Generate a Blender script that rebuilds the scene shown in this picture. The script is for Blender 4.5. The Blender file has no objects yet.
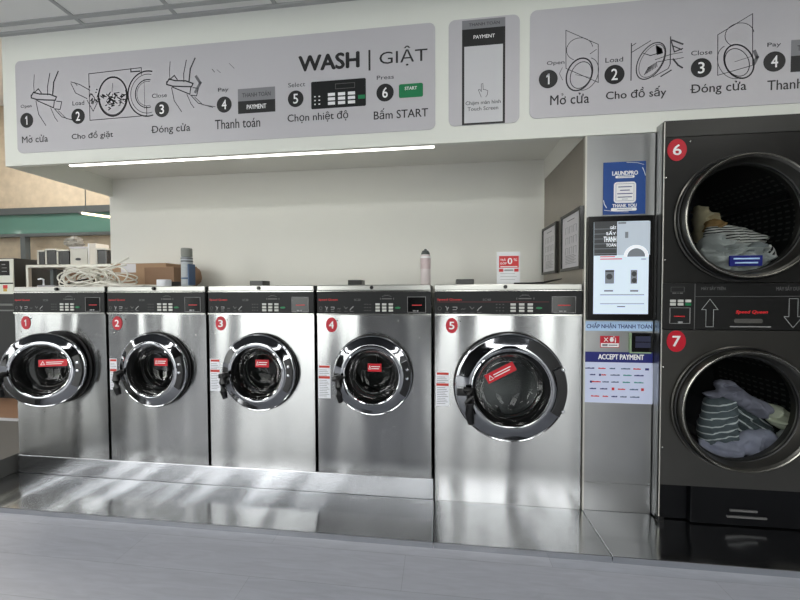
import bpy, bmesh, math, random
from mathutils import Vector, Matrix, noise
PI = math.pi
sc = bpy.context.scene
col = sc.collection
random.seed(7)

# ------------------------------------------------------------------ helpers
class MB:
    """collects shapes into one bmesh"""
    def __init__(s): s.bm = bmesh.new()
    def box(s, x0, x1, y0, y1, z0, z1, bev=0):
        r = bmesh.ops.create_cube(s.bm, size=1)
        vs = r['verts']
        for v in vs:
            v.co = Vector(((x0+x1)/2+v.co.x*(x1-x0), (y0+y1)/2+v.co.y*(y1-y0), (z0+z1)/2+v.co.z*(z1-z0)))
        if bev:
            es = list({e for v in vs for e in v.link_edges})
            bmesh.ops.bevel(s.bm, geom=es, offset=bev, segments=2, affect='EDGES', profile=.5)
        return s
    def lathe(s, prof, cx=0, cz=0, n=64, axis='y', cy=0, closed=False):
        """prof: list of (r, h). axis y: h is y. axis z: h is z, centre (cx, cy)."""
        rings = []
        for r, h in prof:
            ring = []
            m = 1 if r < 1e-6 else n
            for i in range(m):
                a = 2*PI*i/n
                if axis == 'y': co = (cx+r*math.cos(a), h, cz+r*math.sin(a))
                elif axis == 'z': co = (cx+r*math.cos(a), cy+r*math.sin(a), h)
                else: co = (h, cy+r*math.cos(a), cz+r*math.sin(a))
                ring.append(s.bm.verts.new(co))
            rings.append(ring)
        prs = list(zip(rings, rings[1:]))
        if closed: prs.append((rings[-1], rings[0]))
        for A, B in prs:
            for i in range(n):
                j = (i+1) % n
                if len(A) == 1 and len(B) == 1: continue
                if len(A) == 1: f = [A[0], B[j], B[i]]
                elif len(B) == 1: f = [A[i], A[j], B[0]]
                else: f = [A[i], A[j], B[j], B[i]]
                try: s.bm.faces.new(f)
                except ValueError: pass
        return s
    def torus(s, cx, cz, y, R, r, n=64, m=8, rz=1.0):
        prof = [(R+r*math.cos(2*PI*k/m), y+r*math.sin(2*PI*k/m)) for k in range(m)]
        return s.lathe(prof, cx, cz, n, closed=True)
    def prism(s, pts, y0, y1):
        """pts in (x,z), thick from y0 (front) to y1"""
        A = [s.bm.verts.new((x, y0, z)) for x, z in pts]
        B = [s.bm.verts.new((x, y1, z)) for x, z in pts]
        s.bm.faces.new(A); s.bm.faces.new(B[::-1])
        n = len(pts)
        for i in range(n):
            s.bm.faces.new([A[i], B[i], B[(i+1) % n], A[(i+1) % n]])
        return s
    def tube(s, pts, r, n=8, closed=False):
        pts = [Vector(p) for p in pts]
        rings = []
        up = Vector((0, 0, 1))
        N = len(pts)
        for i, p in enumerate(pts):
            if closed: t = pts[(i+1) % N]-pts[i-1]
            else: t = pts[min(i+1, N-1)]-pts[max(i-1, 0)]
            t.normalize()
            a = t.cross(up)
            if a.length < .05: a = t.cross(Vector((0, 1, 0)))
            a.normalize(); b = t.cross(a)
            rr = r[i] if isinstance(r, (list, tuple)) else r
            rings.append([s.bm.verts.new(p+a*rr*math.cos(2*PI*k/n)+b*rr*math.sin(2*PI*k/n)) for k in range(n)])
        M = N if closed else N-1
        for i in range(M):
            A, B = rings[i], rings[(i+1) % N]
            for k in range(n):
                s.bm.faces.new([A[k], A[(k+1) % n], B[(k+1) % n], B[k]])
        if not closed:
            s.bm.faces.new(rings[0][::-1]); s.bm.faces.new(rings[-1])
        return s
    def line(s, pts, r, y):
        """drawn line: thin flat ribbon on a vertical plane at y; pts in (x,z), r half width"""
        for (ax, az), (bx_, bz_) in zip(pts, pts[1:]):
            dx, dz = bx_-ax, bz_-az
            l = math.hypot(dx, dz)
            if l < 1e-6: continue
            dx *= r/l; dz *= r/l
            q = [(ax-dx-dz, az-dz+dx), (ax-dx+dz, az-dz-dx), (bx_+dx+dz, bz_+dz-dx), (bx_+dx-dz, bz_+dz+dx)]
            s.bm.faces.new([s.bm.verts.new((x, y, z)) for x, z in q])
        return s
    def plate_hole(s, x0, x1, z0, z1, cx, cz, r, y, n=64):
        """flat plate in the xz plane at y with a round hole"""
        inner, outer = [], []
        angs = [2*PI*i/n for i in range(n)]
        for x, z in ((x0, z0), (x1, z0), (x1, z1), (x0, z1)): angs.append(math.atan2(z-cz, x-cx) % (2*PI))
        angs = sorted(set(round(a, 6) for a in angs))
        for a in angs:
            c, q = math.cos(a), math.sin(a)
            t = min([((x1-cx)/c if c > 1e-9 else 1e9), ((x0-cx)/c if c < -1e-9 else 1e9),
                     ((z1-cz)/q if q > 1e-9 else 1e9), ((z0-cz)/q if q < -1e-9 else 1e9)])
            inner.append(s.bm.verts.new((cx+r*c, y, cz+r*q)))
            outer.append(s.bm.verts.new((cx+t*c, y, cz+t*q)))
        k = len(angs)
        for i in range(k):
            j = (i+1) % k
            s.bm.faces.new([outer[i], outer[j], inner[j], inner[i]])
        return s

def origin_of(o):
    v = Vector((0, 0, 0))
    while o is not None:
        v += o.location; o = o.parent
    return v

def obj(name, mb, mat, parent=None, smooth=False, loc=None, label=None, angle=40, recalc=True):
    """links the collected shapes (given in world coordinates) as ONE mesh object"""
    bm = mb.bm
    base = origin_of(parent) if parent else Vector((0, 0, 0))
    o_w = Vector(loc) if loc is not None else base
    if recalc: bmesh.ops.recalc_face_normals(bm, faces=bm.faces)
    bmesh.ops.translate(bm, verts=bm.verts, vec=-o_w)
    me = bpy.data.meshes.new(name)
    bm.to_mesh(me); bm.free()
    if smooth:
        me.polygons.foreach_set('use_smooth', [True]*len(me.polygons))
        me.set_sharp_from_angle(angle=math.radians(angle))
    me.materials.append(mat)
    o = bpy.data.objects.new(name, me)
    col.objects.link(o)
    o.parent = parent
    o.location = o_w-base
    if label: o['label'] = label
    return o

def tag(o, label, cat, group=None, kind=None):
    o['label'] = label; o['category'] = cat
    if group: o['group'] = group
    if kind: o['kind'] = kind
    return o

def thing(name, label, cat, loc=(0, 0, 0), group=None):
    o = bpy.data.objects.new(name, None)
    o.empty_display_size = .05
    col.objects.link(o); o.location = loc
    return tag(o, label, cat, group)

def struct(name, mb, mat, parent=None, smooth=False):
    o = obj(name, mb, mat, parent, smooth)
    if parent is None: o['kind'] = 'structure'
    return o

def copy_tree(o, parent=None):
    c = o.copy(); col.objects.link(c); c.parent = parent
    for ch in o.children: copy_tree(ch, c)
    return c

_tc = {}
def text_mb(txt, x0, x1, z0, z1, y, bold=0.0, mb=None, shear=0.0, slant=0.0):
    """lettering fitted into a box on the vertical plane y; slant lifts the right end"""
    key = txt
    if key not in _tc:
        cu = bpy.data.curves.new('lettering', 'FONT')
        cu.body = txt; cu.resolution_u = 3; cu.fill_mode = 'BOTH'
        to = bpy.data.objects.new('lettering', cu)
        col.objects.link(to)
        bpy.context.view_layer.update()
        dg = bpy.context.evaluated_depsgraph_get()
        me = bpy.data.meshes.new_from_object(to.evaluated_get(dg))
        vs = [v.co.copy() for v in me.vertices]
        fs = [tuple(p.vertices) for p in me.polygons]
        bpy.data.objects.remove(to); bpy.data.curves.remove(cu); bpy.data.meshes.remove(me)
        _tc[key] = (vs, fs)
    vs, fs = _tc[key]
    if txt == '1':
        mb = mb or MB(); q = lambda a, b_: (x0+(x1-x0)*a, z0+(z1-z0)*b_)
        for P4 in ((q(.45, 0), q(.72, 0), q(.72, 1), q(.45, 1)), (q(.72, 1), q(.50, 1), q(.16, .80), q(.16, .64)), (q(.45, .70), q(.16, .64), q(.50, 1), q(.72, 1))):
            mb.bm.faces.new([mb.bm.verts.new((x, y-.00002, z)) for x, z in P4])
        return mb
    if not vs: return mb or MB()
    xa = min(v.x for v in vs); xb = max(v.x for v in vs); ya = min(v.y for v in vs); yb = max(v.y for v in vs)
    mb = mb or MB()
    e = max(0, bold)*(z1-z0)*.9
    for q, (ox, oz) in enumerate(((0, 0), (-e, 0), (e, 0), (0, e*.7), (0, -e*.7)) if e else ((0, 0),)):
        new = []
        for v in vs:
            fx = (v.x-xa)/(xb-xa or 1); fz = (v.y-ya)/(yb-ya or 1)
            new.append(mb.bm.verts.new((x0+fx*(x1-x0)+shear*fz*(z1-z0)+ox, y-q*.00003, z0+fz*(z1-z0)+slant*fx+oz)))
        for f in fs:
            try: mb.bm.faces.new([new[i] for i in f])
            except ValueError: pass
    return mb

def text(name, txt, box, y, mat, parent, bold=0.0, shear=0.0, label=None):
    x0, x1, z0, z1 = box
    return obj(name, text_mb(txt, x0, x1, z0, z1, y, bold, None, shear), mat, parent, recalc=False, label=label)

def ell(cx, cz, rx, rz, n=40, a0=0, a1=2*PI):
    full = abs(a1-a0-2*PI) < 1e-6
    m = n if full else n+1
    return [(cx+rx*math.cos(a0+(a1-a0)*i/n), cz+rz*math.sin(a0+(a1-a0)*i/n)) for i in range(m)]

def rrect(x0, x1, z0, z1, r, n=6):
    p = []
    for cx, cz, a in ((x1-r, z1-r, 0), (x0+r, z1-r, PI/2), (x0+r, z0+r, PI), (x1-r, z0+r, 1.5*PI)):
        for k in range(n+1):
            t = a+PI/2*k/n
            p.append((cx+r*math.cos(t), cz+r*math.sin(t)))
    return p

# ------------------------------------------------------------------ materials
def srgb(r, g, b):
    f = lambda c: (c/255/12.92) if c/255 <= .04045 else ((c/255+.055)/1.055)**2.4
    return (f(r), f(g), f(b), 1)

def M(name, rgb, rough=.5, metal=0.0, coat=0.0, spec=.5, emit=None, es=1.0, noise_amt=0.0, nscale=8.0, bump=0.0, bscale=40.0, stretch=None, aniso=0.0):
    m = bpy.data.materials.new(name); m.use_nodes = True
    nt = m.node_tree; b = nt.nodes['Principled BSDF']
    c = srgb(*rgb)
    b.inputs['Base Color'].default_value = c
    b.inputs['Roughness'].default_value = rough
    b.inputs['Metallic'].default_value = metal
    b.inputs['Coat Weight'].default_value = coat
    b.inputs['Specular IOR Level'].default_value = spec
    b.inputs['Anisotropic'].default_value = aniso
    if emit:
        b.inputs['Emission Color'].default_value = srgb(*emit); b.inputs['Emission Strength'].default_value = es
    tc = nt.nodes.new('ShaderNodeTexCoord'); mp = nt.nodes.new('ShaderNodeMapping')
    nt.links.new(tc.outputs['Object'], mp.inputs['Vector'])
    if stretch: mp.inputs['Scale'].default_value = stretch
    n = nt.nodes.new('ShaderNodeTexNoise'); n.inputs['Scale'].default_value = nscale; n.inputs['Detail'].default_value = 5
    nt.links.new(mp.outputs[0], n.inputs['Vector'])
    mix = nt.nodes.new('ShaderNodeMix'); mix.data_type = 'RGBA'
    k = noise_amt
    mix.inputs['A'].default_value = tuple(x*(1-k) for x in c[:3])+(1,)
    mix.inputs['B'].default_value = tuple(min(1, x*(1+k)) for x in c[:3])+(1,)
    nt.links.new(n.outputs['Fac'], mix.inputs['Factor']); nt.links.new(mix.outputs['Result'], b.inputs['Base Color'])
    if bump:
        n2 = nt.nodes.new('ShaderNodeTexNoise'); n2.inputs['Scale'].default_value = bscale; n2.inputs['Detail'].default_value = 3
        nt.links.new(mp.outputs[0], n2.inputs['Vector'])
        bp_ = nt.nodes.new('ShaderNodeBump'); bp_.inputs['Strength'].default_value = bump; bp_.inputs['Distance'].default_value = .01
        nt.links.new(n2.outputs['Fac'], bp_.inputs['Height']); nt.links.new(bp_.outputs[0], b.inputs['Normal'])
    return m

def steel(name, rgb=(190, 192, 190), rough=.3, aniso=.7, warp=.25, wscale=1.6, rot=0.0, wstretch=(1, 1, .45)):
    """brushed sheet: gentle buckling of the sheet and fine grain"""
    m = bpy.data.materials.new(name); m.use_nodes = True
    nt = m.node_tree; b = nt.nodes['Principled BSDF']; L = nt.links.new
    b.inputs['Metallic'].default_value = 1
    b.inputs['Anisotropic'].default_value = aniso
    b.inputs['Anisotropic Rotation'].default_value = rot
    g = nt.nodes.new('ShaderNodeNewGeometry')
    mp = nt.nodes.new('ShaderNodeMapping'); mp.inputs['Scale'].default_value = (90, 90, 3)
    L(g.outputs['Position'], mp.inputs['Vector'])
    n = nt.nodes.new('ShaderNodeTexNoise'); n.inputs['Scale'].default_value = 1; n.inputs['Detail'].default_value = 2
    L(mp.outputs[0], n.inputs['Vector'])
    cr = nt.nodes.new('ShaderNodeMapRange'); cr.inputs['To Min'].default_value = rough*.97; cr.inputs['To Max'].default_value = rough*1.03
    b.inputs['Roughness'].default_value = rough
    n3 = nt.nodes.new('ShaderNodeTexNoise'); n3.inputs['Scale'].default_value = 5; n3.inputs['Detail'].default_value = 4
    L(g.outputs['Position'], n3.inputs['Vector'])
    mix = nt.nodes.new('ShaderNodeMix'); mix.data_type = 'RGBA'
    c = srgb(*rgb)
    mix.inputs['A'].default_value = tuple(x*.9 for x in c[:3])+(1,)
    mix.inputs['B'].default_value = tuple(min(1, x*1.08) for x in c[:3])+(1,)
    L(n3.outputs['Fac'], mix.inputs['Factor']); L(mix.outputs['Result'], b.inputs['Base Color'])
    mp2 = nt.nodes.new('ShaderNodeMapping'); mp2.inputs['Scale'].default_value = wstretch
    L(g.outputs['Position'], mp2.inputs['Vector'])
    n2 = nt.nodes.new('ShaderNodeTexNoise'); n2.inputs['Scale'].default_value = wscale; n2.inputs['Detail'].default_value = .5
    L(mp2.outputs[0], n2.inputs['Vector'])
    bp_ = nt.nodes.new('ShaderNodeBump'); bp_.inputs['Strength'].default_value = warp; bp_.inputs['Distance'].default_value = .05
    L(n2.outputs['Fac'], bp_.inputs['Height']); L(bp_.outputs[0], b.inputs['Normal'])
    if aniso:
        t = nt.nodes.new('ShaderNodeTangent'); t.direction_type = 'RADIAL'; t.axis = 'Z'
        L(t.outputs[0], b.inputs['Tangent'])
    return m

def glassmat(name, tint=(1, 1, 1), ior=1.5, rough=0.0, refl=1.0):
    m = bpy.data.materials.new(name); m.use_nodes = True
    nt = m.node_tree; nt.nodes.clear(); L = nt.links.new
    o = nt.nodes.new('ShaderNodeOutputMaterial'); mx = nt.nodes.new('ShaderNodeMixShader')
    t = nt.nodes.new('ShaderNodeBsdfTransparent'); t.inputs[0].default_value = (*tint, 1)
    g = nt.nodes.new('ShaderNodeBsdfGlossy'); g.inputs['Roughness'].default_value = rough
    f = nt.nodes.new('ShaderNodeFresnel'); f.inputs['IOR'].default_value = ior
    mu = nt.nodes.new('ShaderNodeMath'); mu.operation = 'MULTIPLY'; mu.inputs[1].default_value = refl
    L(f.outputs[0], mu.inputs[0]); L(mu.outputs[0], mx.inputs[0])
    L(t.outputs[0], mx.inputs[1]); L(g.outputs[0], mx.inputs[2]); L(mx.outputs[0], o.inputs[0])
    return m

def striped(name, ca, cb, scale, width=.5, direction=(0, 0, 1), rough=.9, distort=.6, rot=(0, 0, 0)):
    m = bpy.data.materials.new(name); m.use_nodes = True
    nt = m.node_tree; b = nt.nodes['Principled BSDF']; L = nt.links.new
    b.inputs['Roughness'].default_value = rough; b.inputs['Specular IOR Level'].default_value = .15
    tc = nt.nodes.new('ShaderNodeTexCoord'); mp = nt.nodes.new('ShaderNodeMapping'); mp.inputs['Rotation'].default_value = rot
    L(tc.outputs['Object'], mp.inputs[0])
    w = nt.nodes.new('ShaderNodeTexWave'); w.bands_direction = 'Z'; w.inputs['Scale'].default_value = scale
    w.inputs['Distortion'].default_value = distort; w.inputs['Detail'].default_value = 1; w.inputs['Detail Scale'].default_value = .6
    L(mp.outputs[0], w.inputs['Vector'])
    r = nt.nodes.new('ShaderNodeMath'); r.operation = 'GREATER_THAN'; r.inputs[1].default_value = width
    L(w.outputs['Fac'], r.inputs[0])
    mix = nt.nodes.new('ShaderNodeMix'); mix.data_type = 'RGBA'
    mix.inputs['A'].default_value = srgb(*ca); mix.inputs['B'].default_value = srgb(*cb)
    L(r.outputs[0], mix.inputs['Factor']); L(mix.outputs['Result'], b.inputs['Base Color'])
    return m

mWall = M('wall_paint', (224, 223, 216), .75, noise_amt=.02, nscale=3, bump=.04, bscale=120)
mFascia = M('fascia_paint', (226, 228, 220), .6, noise_amt=.015, nscale=3)
mSign = M('sign_vinyl_grey', (191, 189, 193), .45, noise_amt=.01)
mBlack = M('black_print', (22, 22, 24), .5)
mInk = M('ink_line_grey', (60, 60, 64), .6)
mInkSoft = M('soft_ink_grey', (120, 120, 124), .6)
mGreyPrint = M('mid_grey_print', (130, 130, 134), .5)
mWhitePrint = M('white_print', (238, 238, 238), .5)
mGreenPrint = M('green_print', (10, 120, 72), .45)
mPanelBlack = M('panel_black', (30, 31, 32), .45, spec=.25, noise_amt=.05)
mPlastic = M('black_plastic', (14, 14, 15), .3)
mRubber = M('black_rubber', (10, 10, 11), .4)
mCollar = M('collar_black', (9, 9, 10), .55, spec=.3)
mRed = M('badge_red', (188, 14, 40), .4)
mRedPrint = M('red_print', (205, 40, 44), .45)
mButton = M('button_grey', (205, 206, 200), .5)
mIcon = M('icon_grey', (150, 150, 150), .5)
mDimIcon = M('dim_icon_grey', (95, 95, 95), .5)
mLabelWhite = M('label_white', (232, 234, 240), .5)
mSteel = steel('brushed_steel', (172, 173, 173), .23, .94, .6, 1.0, .25, (3.6, 3.6, .45))
mSteelTop = steel('top_steel', (186, 186, 182), .3, .3, .1, 2)
mSteelKiosk = steel('kiosk_steel', (174, 175, 175), .34, .5, .25, 1.2, .25)
mSteelSide = steel('kiosk_side_steel', (176, 170, 162), .45, .3, .15, 1.2)
mSteelFloor = steel('platform_steel', (208, 210, 212), .16, .0, .4, 1.0, wstretch=(4, .6, 1))
mChrome = M('chrome', (205, 207, 210), .05, 1.0)
mRingChrome = M('dark_door_chrome', (148, 150, 153), .05, 1.0)
mChromeDull = M('satin_chrome', (200, 200, 196), .2, 1.0)
mDrum = M('drum_steel', (84, 86, 86), .28, 1.0, bump=.3, bscale=90)
mGlass = glassmat('door_glass', (.74, .76, .76), 1.45, 0, .4)
mDark = M('dark_cavity', (8, 8, 9), .6)
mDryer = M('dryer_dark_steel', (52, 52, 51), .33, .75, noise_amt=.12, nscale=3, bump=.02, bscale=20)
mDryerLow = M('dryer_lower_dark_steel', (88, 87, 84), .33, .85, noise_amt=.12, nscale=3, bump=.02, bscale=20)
mDryerTop = M('dryer_trim_dark', (60, 60, 58), .45, .5)
mDryerRing = M('dryer_door_ring', (92, 91, 87), .3, .9, noise_amt=.08)
mDryerBase = M('dryer_base_black', (9, 10, 13), .4, spec=.2)
mPale = M('pale_steel_edge', (205, 203, 194), .35, .6)
mOutline = M('outline_grey', (165, 168, 168), .5)
mBezel = M('gloss_black', (6, 6, 7), .15)
mBlue = M('poster_blue', (8, 66, 138), .4)
mNavy = M('navy_print', (14, 24, 110), .4)
mSky = M('pale_blue_print', (176, 206, 238), .4)
mPaleBlue = M('pale_lilac_print', (206, 214, 240), .4)
mPaper = M('paper_print', (214, 212, 216), .7, noise_amt=.02)
mCard = M('cardboard', (142, 113, 90), .85, noise_amt=.12, nscale=12)
mCardLight = M('cardboard_light', (166, 136, 108), .85, noise_amt=.1, nscale=12)
mCableW = M('white_cable', (226, 224, 214), .5)
mTan = M('tan_board', (205, 190, 167), .85, noise_amt=.22, nscale=9, bump=.1, bscale=30)
mGreenGlass = M('green_glass', (84, 124, 114), .12, 0, coat=.6)
mFrameGrey = M('grey_frame_metal', (86, 92, 94), .5, .2)
mWoodFloor = M('brown_wood_boards', (128, 98, 76), .45, noise_amt=.25, nscale=3, stretch=(.6, 6, 6))
mJarDark = M('dark_smoked_jar', (40, 40, 42), .25)
mJarLight = M('pale_container', (208, 206, 198), .5)

# floor: pale blue-grey wood-look planks
def floor_mat():
    m = bpy.data.materials.new('grey_plank_floor'); m.use_nodes = True
    nt = m.node_tree; b = nt.nodes['Principled BSDF']; L = nt.links.new
    g = nt.nodes.new('ShaderNodeNewGeometry')
    br = nt.nodes.new('ShaderNodeTexBrick')
    br.inputs['Color1'].default_value = srgb(176, 180, 190); br.inputs['Color2'].default_value = srgb(184, 187, 196)
    br.inputs['Mortar'].default_value = srgb(160, 164, 172); br.inputs['Scale'].default_value = 1
    br.inputs['Mortar Size'].default_value = .0012; br.inputs['Brick Width'].default_value = 1.3; br.inputs['Row Height'].default_value = .19
    L(g.outputs['Position'], br.inputs['Vector'])
    mp = nt.nodes.new('ShaderNodeMapping'); mp.inputs['Scale'].default_value = (2.2, 16, 1)
    L(g.outputs['Position'], mp.inputs[0])
    n = nt.nodes.new('ShaderNodeTexNoise'); n.inputs['Scale'].default_value = 2.0; n.inputs['Detail'].default_value = 8; n.inputs['Distortion'].default_value = 1.6
    L(mp.outputs[0], n.inputs['Vector'])
    mr = nt.nodes.new('ShaderNodeMapRange'); mr.inputs['To Min'].default_value = .78; mr.inputs['To Max'].default_value = 1.14
    L(n.outputs['Fac'], mr.inputs['Value'])
    mul = nt.nodes.new('ShaderNodeVectorMath'); mul.operation = 'SCALE'
    L(br.outputs['Color'], mul.inputs[0]); L(mr.outputs[0], mul.inputs['Scale'])
    L(mul.outputs[0], b.inputs['Base Color'])
    b.inputs['Roughness'].default_value = .38
    bp_ = nt.nodes.new('ShaderNodeBump'); bp_.inputs['Strength'].default_value = .08; bp_.inputs['Distance'].default_value = .003
    L(n.outputs['Fac'], bp_.inputs['Height']); L(bp_.outputs[0], b.inputs['Normal'])
    return m
mFloor = floor_mat()
mCeil = M('ceiling_tile', (236, 236, 232), .9, noise_amt=.03, nscale=2, bump=.1, bscale=200)
mGrid = M('ceiling_grid_grey', (172, 173, 172), .5)

# ------------------------------------------------------------------ key sizes (metres)
W = .68            # washer pitch
ZT = 1.222         # washer top
ZP1, ZP0 = 1.188, 1.052   # control panel
ZPL = .118         # steel plinth height
ZF, ZC, ZS = 2.0, 2.831, 2.147   # fascia bottom, ceiling, soffit
D = .709           # back wall
ZFL = -.03
KX0, KX1 = 3.522, 3.866

# ------------------------------------------------------------------ setting
struct('floor', MB().box(-9, 7.5, -5.6, .9, ZFL-.1, ZFL), mFloor)
wf = MB().box(-10, 5.6, .9, 3.6, ZFL-.1, ZFL)
struct('floor_back', wf, mWoodFloor)
ceil_ = struct('ceiling', MB().box(-9, 7.5, -1.62, .025, ZC, ZC+.1), mCeil)
struct('ceiling_front', MB().box(-9, 7.5, -5.6, -1.62, ZC+.3, ZC+.4).box(-9, 7.5, -1.64, -1.62, ZC+.1, ZC+.4), M('dark_ceiling', (52, 54, 58), .8))  # unseen; coloured dark so the chrome door rings reflect black at the top
g = MB()
for k in range(-10, 12):
    x = .59+.617*k
    g.box(x-.012, x+.012, -1.62, -.002, ZC-.006, ZC+.001)
for k in range(0, 3):
    y = -.075-.617*k
    g.box(-6, 7.5, y-.012, y+.012, ZC-.0062, ZC+.001)
g.box(-6, 7.5, -.022, 0, ZC-.012, ZC+.001)
obj('ceiling_grid', g, mGrid, ceil_)
struct('wall_back', MB().box(-.04, 5.6, D, D+.1, ZFL, ZC), mWall)
# bulkhead over the machines: front board, soffit, end cheeks
b = MB().box(-.025, 5.6, 0, .025, ZF, ZC).box(-.025, -.01, .0251, D, ZF, ZC)
struct('wall_bulkhead', b, mFascia)
struct('ceiling_soffit', MB().box(-.01, KX0, .025, D, ZS, ZS+.03), mWall)
struct('trim_cheek', MB().box(KX0, KX0+.02, .025, D, ZF+.001, ZS), mWall)
struct('wall_far', MB().box(-10, 5.6, 3.5, 3.6, ZFL, 4.6), mTan)
struct('ceiling_back', MB().box(-10, 5.6, .1, 3.6, 4.6, 4.7), mCeil)
struct('wall_left_back', MB().box(-10.1, -10, .1, 3.6, ZFL, 4.6), mWall)
struct('wall_above', MB().box(-10, -9.1, .0, .1, ZFL, 4.6).box(-9.1, 5.6, .03, .1, ZC+.1, 4.6), mWall)
struct('wall_left', MB().box(-9.1, -9, -5.6, .03, ZFL, ZC), mWall)
struct('wall_right', MB().box(5.6, 5.7, -5.6, D+.1, ZFL, ZC), M('right_wall_dark', (90, 88, 86), .7))
# street front behind the camera: piers between tall openings
YF = -5.5
fr = MB()
OPEN = [(-8.2, -6.6), (-4.5, -3.3), (-2.3, .1), (2.85, 3.7), (4.7, 5.5)]
xs = [-9]+[v for o in OPEN for v in o]+[5.6]
for a, c in zip(xs[::2], xs[1::2]): fr.box(a, c, YF-.12, YF, ZFL, ZC)
for a, c in OPEN:
    fr.box(a, c, YF-.12, YF, 2.62, ZC); fr.box(a, c, YF-.12, YF, ZFL, .05)
struct('wall_front', fr, M('front_pier_grey', (44, 45, 48), .6))
mw = MB()
for a, c in OPEN:
    mw.box(a, a+.04, YF-.06, YF-.02, .05, 2.62).box(c-.04, c, YF-.06, YF-.02, .05, 2.62).box(a, c, YF-.06, YF-.02, 2.58, 2.62)
    if c-a > 1.2: mw.box((a+c)/2-.025, (a+c)/2+.025, YF-.06, YF-.02, .05, 2.6)
struct('window_1', mw, mFrameGrey)

# ------------------------------------------------------------------ LED strip
mLED = M('led_diffuser', (255, 255, 250), .4, emit=(255, 252, 240), es=5.0)
led = thing('led_strip_light', 'slim white LED strip light glowing under the front edge of the bulkhead', 'strip light', (1.4, .1, ZF+.05))
LA, LB = (0.291, 0.122), (2.738, 0.124)
hb = MB(); hb.prism([(LA[0], LA[1]), (LB[0], LB[1]), (LB[0], LB[1]+.010), (LA[0], LA[1]+.022)], ZF+.045, ZF+.06)
bm = hb.bm
for v in bm.verts: v.co = Vector((v.co.x, v.co.z, v.co.y))
obj('housing', hb, mWhitePrint, led)
hb = MB(); hb.prism([(LA[0]+.01, LA[1]-.008), (LB[0]-.01, LB[1]-.001), (LB[0]-.01, LB[1]+.005), (LA[0]+.01, LA[1]+.010)], ZF+.03, ZF+.045)
for v in hb.bm.verts: v.co = Vector((v.co.x, v.co.z, v.co.y))
obj('diffuser', hb, mLED, led)
obj('bracket', MB().box(.9, .93, .1, .125, ZF+.06, ZS).box(2.0, 2.03, .065, .09, ZF+.06, ZS), mWhitePrint, led)

# ------------------------------------------------------------------ platform and plinths
def platform(x0a, x0b, x1a, x1b, label, mat=mSteelFloor):
    """sheet between the machine fronts (y=0) and the front edge; ends slanted from y=0 to y=-.326"""
    m_ = MB()
    top = [(x0a, .0), (x1a, .0), (x1b, -.326), (x0b, -.326)]
    A = [m_.bm.verts.new((x, y, 0)) for x, y in top]; B = [m_.bm.verts.new((x, y, ZFL)) for x, y in top]
    m_.bm.faces.new(A); m_.bm.faces.new(B[::-1])
    for i in range(4): m_.bm.faces.new([A[i], B[i], B[(i+1) % 4], A[(i+1) % 4]])
    bmesh.ops.bevel(m_.bm, geom=[e for e in m_.bm.edges if abs(e.verts[0].co.z) < 1e-6 and abs(e.verts[1].co.z) < 1e-6], offset=.0015, segments=1, affect='EDGES')
    o = obj('steel_platform', m_, mat)
    return tag(o, label, 'platform', 'steel platforms in front of the machines')
platform(-3.0, -3.0, 2.725, 2.725, 'long low steel platform running in front of washers one to four')
platform(2.730, 2.730, 3.519, 3.519, 'short low steel platform in front of the big washer five')
platform(3.523, 3.523, 5.58, 5.58, 'dark low steel platform in front of the kiosk and the dryers')
tag(obj('steel_plinth', MB().box(-.0, 2.722, 0.0, D-.01, .0005, ZPL, .002), steel('plinth_steel', (186, 188, 190), .24, .5, .35, 2.2)),
    'low steel plinth that washers one to four stand on', 'plinth')
tag(obj('steel_step', MB().box(-3.0, -.022, -1.6, .5, .0005, .12, .002), M('step_grey_metal', (84, 84, 82), .5, .2)),
    'grey raised step at the left edge beside washer one', 'step')

# ------------------------------------------------------------------ washers
def fr_(x0, x1, f): return x0+(x1-x0)*f

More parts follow.
